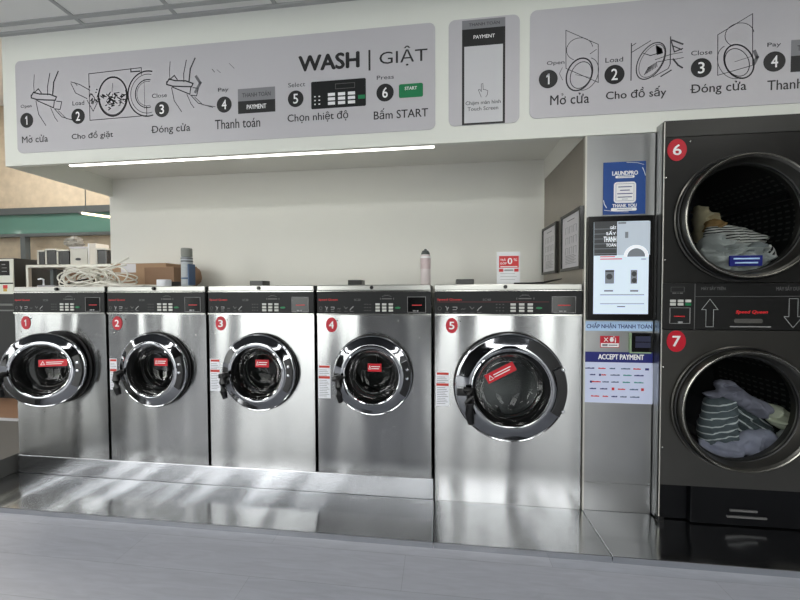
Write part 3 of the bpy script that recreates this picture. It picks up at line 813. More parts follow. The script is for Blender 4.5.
obj('panel_line', pl, mGreyPrint if False else mDimIcon, cpn)
A = ((4.085, 1.138)); 
def arrow(xc, ztip, zbase, w, ws, up=True):
    zsh = ztip+(zbase-ztip)*.38
    return [(xc, ztip), (xc+w, zsh), (xc+ws, zsh), (xc+ws, zbase), (xc-ws, zbase), (xc-ws, zsh), (xc-w, zsh), (xc, ztip)]
obj('arrow_print', MB().line(arrow(4.087, 1.140, 1.003, .037, .017), .0012, yc), mOutline, cpn, recalc=False)
obj('arrow_print', MB().line(arrow(4.455, 1.001, 1.142, .040, .019), .0012, yc), mOutline, cpn, recalc=False)
text('lettering', 'MÁY SẤY TRÊN', (4.047, 4.155, 1.185, 1.207), yc, mDimIcon, cpn, .01)
text('lettering', 'MÁY SẤY DƯỚI', (4.379, 4.493, 1.181, 1.208), yc, mDimIcon, cpn, .01)
text('brand_lettering', 'Speed Queen', (4.202, 4.341, 1.065, 1.085), yc, mRedPrint, cpn, .05, .3)
X0, X1, Z0, Z1 = (4.194, 4.319, 1.022, 1.044); obj('silver_bar', MB().prism(rrect(X0, X1, Z0, Z1, .008), yc-.004, YD-.003), mChromeDull, cpn)
X0, X1, Z0, Z1 = (4.179, 4.360, 1.002, 1.007); obj('fine_print', MB().box(X0, X1, yc, YD-.003, Z0, Z1), mIcon, cpn)
X0, X1, Z0, Z1 = (3.908, 3.970, 1.176, 1.201); q = .0012
obj('lcd', MB().box(X0, X1, yc, YD-.003, Z0, Z0+q).box(X0, X1, yc, YD-.003, Z1-q, Z1).box(X0, X0+q, yc, YD-.003, Z0, Z1).box(X1-q, X1, yc, YD-.003, Z0, Z1), mDimIcon, cpn)
for j, u in enumerate((672.7, 680.3, 688)):
    for v in (301, 304.3):
        X, Z = {672.7: ((3.917, 1.123)), 680.3: ((3.952, 1.123)), 688: ((3.987, 1.123))}[u]
        Z += .008 if v < 303 else -.0085
        obj('button', MB().box(X-.0125, X+.0125, YD-.009, YD-.003, Z-.0065, Z+.0065, .0012), mGreenPrint if (u == 688 and v > 303) else mButton, cpn)
X0, X1, Z0, Z1 = (3.903, 3.997, 1.018, 1.098); q = .0018
cf = obj('coin_frame', MB().box(X0, X1, YD-.008, YD-.003, Z1-q, Z1).box(X0, X1, YD-.008, YD-.003, Z0, Z0+q).box(X0, X0+q, YD-.008, YD-.003, Z0, Z1).box(X1-q, X1, YD-.008, YD-.003, Z0, Z1), mIcon, cpn)
text('fine_print', 'A B - 2', (3.913, 3.959, 1.148, 1.163), yc, mDimIcon, cpn, .02) if False else obj('fine_print', MB().line([(3.918, 1.170), (3.930, 1.170)], .003, yc).line([(3.938, 1.170), (3.944, 1.170)], .002, yc).line([(3.952, 1.170), (3.960, 1.170)], .003, yc), mDimIcon, cpn, recalc=False)
obj('red_mark', MB().box(fr_(X0, X1, .22), fr_(X0, X1, .75), yc-.0005, YD-.003, fr_(Z0, Z1, .42), fr_(Z0, Z1, .48)), mRedPrint, cpn)
obj('slot', MB().box(fr_(X0, X1, .42), fr_(X0, X1, .62), YD-.0095, YD-.003, Z0, fr_(Z0, Z1, .13)), mIcon, cpn)
ba = obj('base_drawer', MB().box(DX0+.012, 4.02, YD+.03, .3, .006, bz_-.002, .002).box(4.022, DX1, YD+.005, .3, .006, bz_-.002, .003), mDryerBase, dy)
X0, X1, Z0, Z1 = (4.200, 4.323, 0.078, 0.088); X2, X3, Z2, Z3 = (4.187, 4.366, 0.046, 0.056)
obj('drawer_slot', MB().box(X0, X1, YD-.002, YD+.006, Z0, Z1, .001).box(X2, X3, YD-.002, YD+.006, Z2, Z3, .001), mDimIcon, dy)
obj('foot', MB().box(DX0, DX0+.025, YD-.004, YD+.03, .0005, .03, .002), mPlastic, dy)
for X, Z in (((3.987, 1.919)), ((3.878, 1.745)), ((3.880, 1.337)), ((3.879, 0.797)), ((3.881, 0.388))):
    obj('screw', MB().lathe([(0, YD-.005), (.004, YD-.004), (.005, YD)], X, Z, 10), mChromeDull, dy)

# ------------------------------------------------------------------ laundry
def pt_in(p, poly):
    x, z = p; c = False; j = len(poly)-1
    for i in range(len(poly)):
        xi, zi = poly[i]; xj, zj = poly[j]
        if (zi > z) != (zj > z) and x < (xj-xi)*(z-zi)/(zj-zi)+xi: c = not c
        j = i
    return c
def edge_d(p, poly):
    m = 1e9; P_ = Vector(p)
    for i in range(len(poly)):
        a = Vector(poly[i]); b_ = Vector(poly[(i+1) % len(poly)]); ab = b_-a
        t = max(0, min(1, (P_-a).dot(ab)/(ab.dot(ab) or 1)))
        m = min(m, (P_-a-ab*t).length)
    return m
def garment(poly, y, depth, mat, label, cat, seed=0, fold=.018, fs=9, dirn=0.0, step=.006, name='shirt'):
    """crumpled heap of cloth seen from the front: swollen and folded, closed behind"""
    xs_ = [p[0] for p in poly]; zs_ = [p[1] for p in poly]
    mb = MB(); gv = {}
    nx = int((max(xs_)-min(xs_))/step)+2; nz = int((max(zs_)-min(zs_))/step)+2
    fold *= 1.9; depth *= .8
    def Y(x, z, side):
        d = min(1, edge_d((x, z), poly)/.05)
        dome = math.sqrt(max(0, 1-(1-d)**2))
        c_, s_ = math.cos(dirn), math.sin(dirn)
        a, b_ = (x*c_+z*s_), (-x*s_+z*c_)
        wv = Vector((x, z, 0))*7; wx = noise.noise(wv+Vector((seed, 9, 1)))*.35
        f = 1-abs(noise.noise(Vector((a*fs*.8+wx*3, b_*fs*2.2+wx*5, seed))))*3.2
        f += .5*(1-abs(noise.noise(Vector((a*fs*2.6, b_*fs*3.4+wx*8, seed+5))))*3)
        return y-side*(depth*dome*.5+fold*f*min(1, d*2))
    for side in (1, -1):
        for i in range(nx):
            for j in range(nz):
                x = min(xs_)+i*step; z = min(zs_)+j*step
                if pt_in((x, z), poly):
                    gv[(i, j, side)] = mb.bm.verts.new((x, Y(x, z, side), z))
        for i in range(nx-1):
            for j in range(nz-1):
                q = [gv.get((a, b_, side)) for a, b_ in ((i, j), (i+1, j), (i+1, j+1), (i, j+1))]
                if all(q): mb.bm.faces.new(q if side == 1 else q[::-1])
                elif sum(v is not None for v in q) == 3:
                    q = [v for v in q if v]; mb.bm.faces.new(q if side == 1 else q[::-1])
    for v in [v for v in mb.bm.verts if not v.link_faces]: mb.bm.verts.remove(v)
    be = [e for e in mb.bm.edges if e.is_boundary]
    try: bmesh.ops.bridge_loops(mb.bm, edges=be)
    except Exception: pass
    bmesh.ops.smooth_vert(mb.bm, verts=mb.bm.verts, factor=.25, use_axis_x=True, use_axis_y=True, use_axis_z=True)
    o = obj(name, mb, mat, None, True, loc=(sum(xs_)/len(xs_), y, min(zs_)), angle=80)
    return tag(o, label, cat, 'laundry in the dryers')
cl_ = lambda n, rgb: M(n, rgb, .95, spec=.1, bump=.25, bscale=60)
mCream = cl_('cream_cloth', (205, 192, 158)); mTanC = cl_('tan_cloth', (150, 120, 78)); mWhiteC = cl_('off_white_cloth', (200, 204, 202))
mGreyC = cl_('grey_cloth', (150, 156, 158)); mLilac = cl_('lilac_grey_cloth', (164, 166, 184)); mLilacD = cl_('dusty_lilac_cloth', (138, 138, 152)); mPaleYel = cl_('pale_cream_cloth', (196, 200, 178))
garment([(4.20, 1.45), (4.195, 1.58), (4.192, 1.665), (4.215, 1.66), (4.252, 1.645), (4.285, 1.61), (4.312, 1.545), (4.32, 1.45)], .20, .12, mCream, 'cream cloth at the top of the heap in the upper dryer', 'cloth', 1, name='cloth')
garment([(4.19, 1.50), (4.20, 1.560), (4.235, 1.575), (4.275, 1.565), (4.295, 1.53), (4.285, 1.49)], .13, .06, mTanC, 'small tan cloth under the cream cloth in the upper dryer', 'cloth', 2, name='cloth')
garment([(4.16, 1.42), (4.185, 1.525), (4.27, 1.535), (4.36, 1.518), (4.42, 1.49), (4.485, 1.464), (4.466, 1.435), (4.40, 1.38), (4.2, 1.38)], .10, .08,
        striped('fine_striped_cloth', (218, 218, 212), (40, 40, 42), 22, .62, distort=2.2), 'black and white finely striped shirt in the upper dryer', 'shirt', 3, fold=.01)
garment([(4.143, 1.46), (4.165, 1.482), (4.20, 1.478), (4.24, 1.448), (4.30, 1.43), (4.362, 1.43), (4.40, 1.425), (4.432, 1.39), (4.45, 1.33), (4.40, 1.23), (4.3, 1.205), (4.18, 1.215), (4.12, 1.26), (4.115, 1.38)], .05, .10, mWhiteC,
        'white and grey shirt at the bottom of the upper dryer', 'shirt', 4, fold=.03)
garment([(4.285, 1.375), (4.30, 1.41), (4.33, 1.43), (4.365, 1.42), (4.375, 1.385), (4.35, 1.36)], -.01, .04, mGreyC, 'small grey cloth beside the striped shirt in the upper dryer', 'cloth', 14, fold=.02, name='cloth')
garment([(4.385, 1.40), (4.40, 1.42), (4.425, 1.39), (4.445, 1.33), (4.425, 1.31), (4.395, 1.335)], .0, .03, striped('sock_stripe', (222, 222, 218), (40, 40, 42), 20, .6, distort=1, rot=(0, 1.2, 0)), 'small black and white striped cloth at the right of the upper dryer', 'cloth', 6, fold=.006, name='cloth')
garment([(4.14, .387), (4.13, .45), (4.150, .52), (4.165, .61), (4.20, .628), (4.29, .628), (4.312, .58), (4.315, .395), (4.25, .36), (4.17, .36)], .06, .10,
        striped('wide_striped_cloth', (96, 106, 110), (214, 220, 220), 9.2, .93, distort=.9, rot=(0, .26, 0)), 'dark grey shirt with thin white stripes in the lower dryer', 'shirt', 7, fold=.008)
garment([(4.32, .60), (4.35, .605), (4.42, .55), (4.52, .455), (4.49, .40), (4.40, .36), (4.31, .36)], .10, .08,
        striped('angled_striped_cloth', (80, 90, 92), (206, 212, 212), 8.0, .92, distort=1.0, rot=(0, -.7, 0)), 'dark grey striped cloth half hidden behind the lilac sleeve, lower dryer', 'cloth', 8, fold=.014, name='cloth')
garment([(4.13, .640), (4.165, .655), (4.205, .66), (4.19, .70), (4.225, .72), (4.275, .712), (4.30, .69), (4.36, .64), (4.44, .605), (4.455, .57), (4.43, .515), (4.40, .52), (4.33, .565), (4.27, .60), (4.23, .625), (4.17, .612)], .04, .07, mLilacD,
        'dusty lilac sweatshirt sleeve across the top of the lower dryer load', 'sweatshirt', 9, fold=.015, dirn=-.5, name='sweatshirt')
garment([(4.40, .545), (4.44, .605), (4.50, .59), (4.545, .55), (4.545, .51), (4.50, .465), (4.455, .49)], .03, .06, mPaleYel, 'pale cream cloth at the right of the lower dryer', 'cloth', 10, name='cloth')
garment([(4.12, .40), (4.20, .395), (4.29, .40), (4.34, .45), (4.40, .462), (4.458, .463), (4.51, .415), (4.48, .33), (4.40, .28), (4.2, .275), (4.13, .32)],   .045, .06, mLilac,
        'pale lilac shirt along the bottom of the lower dryer', 'shirt', 11, fold=.013)
garment([(4.49, .40), (4.475, .45), (4.51, .47), (4.545, .50), (4.562, .54), (4.557, .47), (4.535, .41), (4.51, .385)], .03, .03, mWhiteC, 'white cloth curling up at the right rim of the lower dryer', 'cloth', 12, fold=.01, name='cloth')
garment([(4.455, .445), (4.475, .462), (4.49, .450), (4.497, .428), (4.478, .418)], -.03, .02, cl_('red_cloth', (176, 40, 48)), 'small red collar patch among the lower dryer load', 'cloth', 13, fold=.004, step=.005, name='cloth')

# ------------------------------------------------------------------ signs on the bulkhead
def sign_panel(label, x0, x1, z0, z1, r=.035):
    t = thing('instruction_sign', label, 'sign', ((x0+x1)/2, -.001, z0), None)
    obj('panel', MB().prism(rrect(x0, x1, z0, z1, r), -.004, -.0005), mSign, t)
    return t
YS = -.0048
def step(t, num, cx, cz, r, small, sb, cap, cb):
    b_ = obj('step_badge', MB().prism(ell(cx, cz, r, r, 36), YS, -.004), mBlack, t)
    text('numeral', num, (cx-r*.30, cx+r*.30, cz-r*.58, cz+r*.58), YS-.0006, mWhitePrint, b_, .02)
    if small: text('small_lettering', small, sb, YS, mInk, t, .01)
    if cap:
        c2 = cap.replace('ở', 'o').replace('Đ', 'D')
        cm = text_mb(c2, *cb, YS, .012)
        w_, h_ = cb[1]-cb[0], cb[3]-cb[2]
        if 'ở' in cap:
            cm.line([(cb[0]+w_*.285, cb[3]-h_*.02), (cb[0]+w_*.325, cb[3]-h_*.0), (cb[0]+w_*.33, cb[3]-h_*.10), (cb[0]+w_*.305, cb[3]-h_*.16)], .0016, YS-.0002)
            cm.line([(cb[0]+w_*.36, cb[2]+h_*.56), (cb[0]+w_*.385, cb[2]+h_*.62), (cb[0]+w_*.385, cb[2]+h_*.72)], .0022, YS-.0002)
        if 'Đ' in cap:
            cm.line([(cb[0]-w_*.02, cb[2]+h_*.52), (cb[0]+w_*.05, cb[2]+h_*.52)], .0022, YS-.0002)
        obj('caption', cm, mBlack, t, recalc=False)
S1 = sign_panel('long grey instruction sign reading WASH GIẶT with six steps above the washers', .075, 2.735, 2.077, 2.655)
step(S1, '1', *(0.149, 2.281), .047, 'Open', (0.109, 0.188, 2.355, 2.380), 'Mở cửa', (0.111, 0.299, 2.139, 2.185))
step(S1, '2', *(0.518, 2.284), .047, 'Load', (0.482, 0.564, 2.352, 2.378), 'Cho đồ giặt', (0.470, 0.758, 2.134, 2.187))
step(S1, '3', *(1.091, 2.290), .047, 'Close', (1.027, 1.126, 2.361, 2.386), 'Đóng cửa', (1.024, 1.274, 2.138, 2.198))
step(S1, '4', *(1.494, 2.292), .047, 'Pay', (1.457, 1.523, 2.362, 2.391), 'Thanh toán', (1.434, 1.717, 2.150, 2.205))
step(S1, '5', *(1.935, 2.296), .047, 'Select', (1.891, 1.993, 2.363, 2.388), 'Chọn nhiệt độ', (1.885, 2.244, 2.155, 2.212))
step(S1, '6', *(2.456, 2.295), .049, 'Press', (2.410, 2.506, 2.368, 2.390), 'Bấm START', (2.392, 2.695, 2.149, 2.209))
text('heading', 'WASH', (1.958, 2.308, 2.447, 2.533), YS, mBlack, S1, .06)
obj('divider', vbox((2.363, 2.374, 2.423, 2.536), YS, -.004), mBlack, S1)
text('heading', 'GIẬT', (2.425, 2.693, 2.433, 2.542), YS, mBlack, S1, -.004)
def pay_box(t, bb):
    x0, x1, z0, z1 = bb; zm = (z0+z1)/2
    g1 = obj('payment_picture', MB().box(x0, x1, YS, -.004, zm, z1), mGreyPrint, t)
    text('lettering', 'THANH TOÁN', (fr_(x0, x1, .12), fr_(x0, x1, .88), fr_(zm, z1, .3), fr_(zm, z1, .72)), YS-.0006, mInk, g1, .01)
    g2 = obj('payment_picture', MB().box(x0, x1, YS, -.004, z0, zm), mBlack, t)
    text('lettering', 'PAYMENT', (fr_(x0, x1, .24), fr_(x0, x1, .76), fr_(z0, zm, .32), fr_(z0, zm, .68)), YS-.0006, mWhitePrint, g2, .03)
pay_box(S1, (1.581, 1.811, 2.232, 2.375))
pb = (2.028, 2.347, 2.230, 2.384)
pc = obj('panel_picture', MB().prism(rrect(*pb, .008), YS, -.004), mPanelBlack, S1)
for f_ in (.375, .56, .74):
    for h_ in (.17, .33, .49):
        bt = MB(); bt.box(fr_(pb[0], pb[1], f_-.065), fr_(pb[0], pb[1], f_+.065), YS-.001, YS, fr_(pb[2], pb[3], h_-.055), fr_(pb[2], pb[3], h_+.055)); obj('button_picture', bt, mWhitePrint, pc)
for f_ in (.07, .15):
    for h_ in (.17, .31, .45):
        bt = MB(); bt.box(fr_(pb[0], pb[1], f_-.015), fr_(pb[0], pb[1], f_+.015), YS-.001, YS, fr_(pb[2], pb[3], h_-.02), fr_(pb[2], pb[3], h_+.02)); obj('light_picture', bt, mWhitePrint, pc)
obj('start_picture', MB().box(fr_(pb[0], pb[1], .86), fr_(pb[0], pb[1], .985), YS-.001, YS, fr_(pb[2], pb[3], .26), fr_(pb[2], pb[3], .40)), mGreenPrint, pc)
obj('lcd_picture', MB().line([(fr_(pb[0], pb[1], .45), fr_(pb[2], pb[3], .68)), (fr_(pb[0], pb[1], .8), fr_(pb[2], pb[3], .68)), (fr_(pb[0], pb[1], .8), fr_(pb[2], pb[3], .86)), (fr_(pb[0], pb[1], .45), fr_(pb[2], pb[3], .86)), (fr_(pb[0], pb[1], .45), fr_(pb[2], pb[3], .68))], .0015, YS-.001), mDimIcon, pc, recalc=False)
sb_ = (2.534, 2.668, 2.259, 2.334)
sg = obj('start_picture', MB().prism(rrect(*sb_, .01), YS, -.004), mGreenPrint, S1)
text('lettering', 'START', (fr_(sb_[0], sb_[1], .25), fr_(sb_[0], sb_[1], .75), fr_(sb_[2], sb_[3], .55), fr_(sb_[2], sb_[3], .78)), YS-.0006, mWhitePrint, sg, .03)
# drawings
def P1(*pp): return list(pp)
def hand_drawing(t, ox, oz, s, extra=False):
    """gloved hand pulling a curved door edge; ox, oz lower left of the drawing"""
    q = lambda *a: [(ox+x*s, oz+z*s) for x, z in a]
    d = MB(); w = .0026
    d.line(q((.08, .95), (.06, .75), (.07, .6)), w*.7, YS).line(q((.42, .95), (.36, .7), (.36, .55)), w, YS).line(q((.6, .97), (.5, .78), (.47, .56)), w*1.6, YS)
    d.line(q((.0, .55), (.05, .62), (.18, .58), (.40, .56), (.55, .5), (.52, .44), (.3, .46), (.12, .48), (.0, .52), (.0, .57)), w*1.5, YS)
    d.line(q((.08, .62), (.16, .68), (.22, .6)), w*1.2, YS).line(q((.12, .46), (.3, .38), (.48, .3), (.5, .42)), w*1.2, YS)
    d.line(q((.55, .42), (.66, .40), (.62, .26), (.5, .28)), w, YS)
    d.line(q((.1, .45), (.15, .2), (.3, -.02)), w*.9, YS).line(q((.42, .3), (.5, .12), (.56, .04)), w*.8, YS)
    d.line(q((.5, .28), (.65, .12), (.95, .02)), w*.9, YS).line(q((.58, .24), (.75, .08), (1.0, .03)), w*.7, YS)
    d.line(q((.95, .74), (1.0, .68)), w*.7, YS)
    obj('illustration', d, mInk, t, recalc=False)
    if extra:
        d = MB().line(q((.62, .62), (.70, .5), (.60, .34)), w*3.2, YS).line(q((1.05, .72), (1.12, .66)), w*.7, YS).line(q((1.3, .82), (1.4, .72)), w*.7, YS)
        obj('illustration_arrow', d, mInkSoft, t, recalc=False)
a = (0.188, 2.258); b_ = (0.435, 2.516)
hand_drawing(S1, a[0], a[1]-.01, .33)
a = (1.127, 2.274)
hand_drawing(S1, a[0], a[1], .31, True)
# drum loading drawing
d = MB(); w = .0022
bx0, bx1, bz0, bz1 = (0.601, 0.960, 2.254, 2.538)
d.line([(bx0, bz0), (bx0, bz1), (bx1, bz1+.01), (bx1, bz1-.03)], w, YS).line([(bx0, bz0), (bx1+.03, bz0+.005), (bx1+.03, bz0+.06)], w, YS)
d.line([(bx1-.07, bz1+.008), (bx1-.07, bz1-.01), (bx1-.01, bz1-.01)], w*1.6, YS)
cx_, cz_ = (0.763, 2.388); r_ = .098
d.line(ell(cx_, cz_, r_, r_*1.2, 40)+[(cx_+r_, cz_)], w*2.2, YS)
d.line(ell(cx_, cz_-.0, r_*.93, r_*1.12, 40, PI*1.02, PI*2.1), w*.8, YS)
cx2, cz2 = (0.997, 2.390); 
for k_, ww in ((1, 1.8), (.86, .8), (.62, 1.2), (.54, .6)):
    d.line([p for p in ell(cx2, cz2, .13*k_, .135*k_, 40, PI*.42, PI*1.58)], w*ww, YS)
d.line([(cx2-.02, cz2+.09), (cx2-.02, cz2-.09)], w*.5, YS)
random.seed(3)
for _ in range(46):
    aa = random.uniform(PI*1.0, PI*2.0); rr = random.uniform(.2, .85)*r_
    x, z = cx_+rr*math.cos(aa), cz_+rr*math.sin(aa)*1.1+.015
    d.line([(x, z), (x+random.uniform(-.02, .02), z+random.uniform(-.015, .015)), (x+random.uniform(-.02, .02), z+random.uniform(-.02, .015))], w*random.uniform(.7, 1.6), YS)
d.line([(cx_, cz_+.08), (cx_-.004, cz_+.03)], w*.6, YS)
hx_, hz_ = cx_-r_-.03, cz_+.01
d.line([(hx_-.16, hz_+.10), (hx_-.10, hz_+.08), (hx_-.03, hz_+.04)], w, YS).line([(hx_-.16, hz_+.09), (hx_-.13, hz_+.03), (hx_-.05, hz_-.01)], w, YS)
for _ in range(16):
    x, z = hx_+random.uniform(-.04, .03), hz_+random.uniform(-.05, .06)
    d.line([(x, z), (x+random.uniform(-.02, .02), z+random.uniform(-.025, .025))], w*random.uniform(1, 2), YS)
d.line([(hx_-.05, hz_-.02), (hx_-.01, hz_-.09), (hx_+.02, hz_-.04)], w, YS)
obj('illustration', d, mInk, S1, recalc=False)

S2 = sign_panel('narrow grey sign with a white payment screen drawing, between the two long signs', 2.808, 3.183, 2.088, 2.657)
X0, X1, Z0, Z1 = (2.880, 3.108, 2.088, 2.633)
ZA = ((2.997, 2.645))[1]; ZB = ((2.997, 2.600))[1]; ZC2 = ((2.997, 2.508))[1]; Z0 = ((2.998, 2.089))[1]
ZA = 2.648
g1 = obj('header', MB().box(X0, X1, YS, -.004, ZB, ZA), mGreyPrint, S2)
text('lettering', 'THANH TOÁN', (fr_(X0, X1, .16), fr_(X0, X1, .87), fr_(ZB, ZA, .3), fr_(ZB, ZA, .72)), YS-.0006, mInk, g1, .01)
g2 = obj('screen_frame', MB().box(X0, X1, YS, -.004, Z0, ZB), mBlack, S2)
text('lettering', 'PAYMENT', (fr_(X0, X1, .27), fr_(X0, X1, .76), fr_(ZC2, ZB, .42), fr_(ZC2, ZB, .62)), YS-.0006, mWhitePrint, g2, .03)
obj('screen_picture', MB().box(X0+.012, X1-.012, YS-.0006, YS+.0002, Z0+.010, ZC2), M('sign_screen_grey', (200, 200, 203), .5), g2)
text('lettering', 'Chạm màn hình', (2.899, 3.085, 2.190, 2.215), YS-.0014, mInk, g2, .012)
text('lettering', 'Touch Screen', (2.910, 3.072, 2.163, 2.183), YS-.0014, mInk, g2, .012)
a = (2.971, 2.233); q = lambda *p: [(a[0]+x, a[1]+z) for x, z in p]
obj('hand_icon', MB().line(q((.012, .0), (.004, .02), (-.004, .04), (.004, .042), (.012, .03), (.012, .07), (.02, .072), (.022, .04), (.034, .038), (.046, .032), (.044, .012), (.036, .0)), .0013, YS-.0014), mInk, g2, recalc=False)

S3 = sign_panel('long grey instruction sign for drying clothes above the kiosk and the dryers', 3.236, 5.3, 2.103, 2.668)
step(S3, '1', *(3.330, 2.305), .048, 'Open', (3.322, 3.411, 2.372, 2.397), 'Mở cửa', (3.341, 3.536, 2.167, 2.223))
step(S3, '2', *(3.659, 2.304), .049, 'Load', (3.614, 3.700, 2.367, 2.391), 'Cho đồ sấy', (3.619, 3.908, 2.166, 2.230))
step(S3, '3', *(4.070, 2.306), .048, 'Close', (4.022, 4.119, 2.370, 2.393), 'Đóng cửa', (4.027, 4.277, 2.168, 2.230))
step(S3, '4', *(4.400, 2.311), .049, 'Pay', (4.367, 4.427, 2.378, 2.404), 'Thanh toán', (4.371, 4.657, 2.172, 2.220))
pay_box(S3, (4.472, 4.696, 2.254, 2.408))
def dryer_drawing(t, C4, ecx, ecz, erx, erz, rot, flip):
    d = MB(); w = .0016
    d.line(C4+[C4[0]], w, YS)
    def rell(cx, cz, rx, rz, th, a0=0, a1=2*PI, n=40):
        return [(cx+rx*math.cos(a)*math.cos(th)-rz*math.sin(a)*math.sin(th), cz+rx*math.cos(a)*math.sin(th)+rz*math.sin(a)*math.cos(th)) for a in [a0+(a1-a0)*i/n for i in range(n+1)]]
    d.line(rell(ecx, ecz, erx, erz, rot), w*2.2, YS).line(rell(ecx+.008*flip, ecz-.004, erx*.82, erz*.82, rot), w*1.2, YS)
    d.line(rell(ecx+.03*flip, ecz+.0, erx, erz, rot, -PI/2 if flip > 0 else PI/2, PI/2 if flip > 0 else 1.5*PI), w*.9, YS)
    d.line(rell(ecx+.0*flip, ecz+.13, .065, .058, 0, .05*PI, 1.35*PI), w*.9, YS)
    d.line([(ecx-erx*.3, ecz), (ecx+erx*.9, ecz-.02*flip)], w*.6, YS)
    return d
C4 = [((3.417, 2.550)), ((3.578, 2.464)), ((3.580, 2.269)), ((3.419, 2.353))]
e = ((3.486, 2.317)); d = dryer_drawing(S3, C4, e[0], e[1], .062, .085, -.35, 1)
a = (3.391, 2.329); d.line([(a[0]+.01, a[1]+.03), (a[0]-.005, a[1]), (a[0]+.012, a[1]-.035)], .0012, YS)
a = (3.569, 2.439); d.line([(a[0], a[1]), (a[0]-.03, a[1]-.02)], .0014, YS)
obj('illustration', d, mInk, S3, recalc=False)
C4 = [((4.143, 2.463)), ((4.298, 2.552)), ((4.303, 2.300)), ((4.146, 2.263))]
e = ((4.241, 2.324)); d = dryer_drawing(S3, C4, e[0], e[1], .062, .088, .45, -1)
obj('illustration', d, mInk, S3, recalc=False)
a = (4.319, 2.338); obj('illustration_arrow', MB().line([(a[0]-.008, a[1]+.028), (a[0]+.003, a[1]), (a[0]-.008, a[1]-.026)], .008, YS), mInkSoft, S3, recalc=False)
# loading drawing
d = MB()
T = lambda u, v, r_=((3.737, 2.273)), s_=((3.986, 2.454)): (r_[0]+(u-630)/53*(s_[0]-r_[0]), r_[1]+(80-v)/40*(s_[1]-r_[1]))
def rell2(cx, cz, rx, rz, th, a0=0, a1=2*PI, n=40):
    return [(cx+rx*math.cos(a)*math.cos(th)-rz*math.sin(a)*math.sin(th), cz+rx*math.cos(a)*math.sin(th)+rz*math.sin(a)*math.cos(th)) for a in [a0+(a1-a0)*i/n for i in range(n+1)]]
d.line([T(630.5, 40), T(630.5, 81)], .0024, YS).line([T(630.5, 50), T(650, 38.5)], .0018, YS).line([T(630.5, 43), T(635, 40)], .0018, YS)
d.line([T(670, 36), T(670, 66)], .0024, YS).line([T(670, 38), T(674, 53), T(682, 50)], .003, YS).line([T(672, 40), T(682, 45)], .004, YS).line([T(672, 46), T(681, 51)], .003, YS)
e_ = T(650.5, 61)
d.line(rell2(e_[0], e_[1], .058, .098, -.5), .0026, YS).line(rell2(e_[0]+.004, e_[1], .050, .088, -.5), .0014, YS)
d.line([T(643, 52), T(650, 55), T(662, 52)], .002, YS)
for q_ in range(7): d.line([T(656+q_*.8, 45+q_*.6), T(657+q_*.8, 54-q_*.2)], .0036, YS)
for q_ in range(9): d.line([T(644+q_*1.6, 76-q_*1.0), T(648+q_*1.0, 68-q_*.6)], .0016, YS)
d.line([T(655, 60), T(670, 55.5), T(682, 54)], .0016, YS).line([T(656, 63), T(668, 61), T(676, 61), T(683, 60)], .0016, YS)
d.line([T(673, 61), T(678, 68), T(682, 71)], .004, YS).line([T(653, 79), T(668, 71), T(670, 66)], .0018, YS).line([T(661, 79), T(671, 73)], .003, YS)
obj('illustration', d, mInk, S3, recalc=False)

# ------------------------------------------------------------------ things on the washers
def cyl_thing(name, label, cat, x, y, z, r, h, prof, mat, group=None):
    t = thing(name, label, cat, (x, y, z), group)
    return t
t = thing('spray_can', 'pale pink and white aerosol can with dark cap on washer four', 'spray can', (2.672, .2, ZT))
obj('body', MB().lathe([(0, ZT), (.028, ZT), (.031, ZT+.004), (.031, ZT+.176), (.029, ZT+.182), (.024, ZT+.19), (0, ZT+.19)], 2.672, 0, 32, 'z', .2), M('can_pink', (216, 206, 205), .35, noise_amt=.12, nscale=20), t, True)
obj('label_band', MB().lathe([(.0315, ZT+.10), (.0315, ZT+.165)], 2.672, 0, 32, 'z', .2), M('can_label', (200, 182, 182), .4, noise_amt=.2, nscale=40), t, True)
obj('white_band', MB().lathe([(.0316, ZT+.166), (.0316, ZT+.176)], 2.672, 0, 32, 'z', .2), mWhitePrint, t, True)
obj('cap', MB().lathe([(.026, ZT+.188), (.026, ZT+.198), (.019, ZT+.212), (.008, ZT+.216), (.008, ZT+.222), (0, ZT+.224)], 2.672, 0, 32, 'z', .2), M('cap_grey', (70, 76, 76), .4), t, True)
t = thing('tall_canister', 'tall slim grey and blue canister on washer two near washer three', 'canister', (1.072, .2, ZT))
obj('body', MB().lathe([(0, ZT), (.034, ZT), (.035, ZT+.004), (.035, ZT+.196), (0, ZT+.198)], 1.072, 0, 32, 'z', .2), M('canister_grey', (172, 178, 182), .4, noise_amt=.2, nscale=30, stretch=(1, 1, 3)), t, True)
obj('lid', MB().lathe([(0, ZT+.258), (.031, ZT+.256), (.034, ZT+.25), (.034, ZT+.2), (.0, ZT+.198)], 1.072, 0, 32, 'z', .2), M('canister_lid', (128, 130, 124), .4), t, True)
obj('blue_label', MB().lathe([(.0356, ZT+.05), (.0356, ZT+.06)], 1.072, 0, 32, 'z', .2).box(1.098, 1.110, .17, .23, ZT+.01, ZT+.15, .003), M('canister_blue', (58, 84, 120), .4), t)
obj('label_print', MB().lathe([(.0358, ZT+.165), (.0358, ZT+.172)], 1.072, 0, 32, 'z', .2).lathe([(.0358, ZT+.185), (.0358, ZT+.19)], 1.072, 0, 32, 'z', .2), mInk, t)
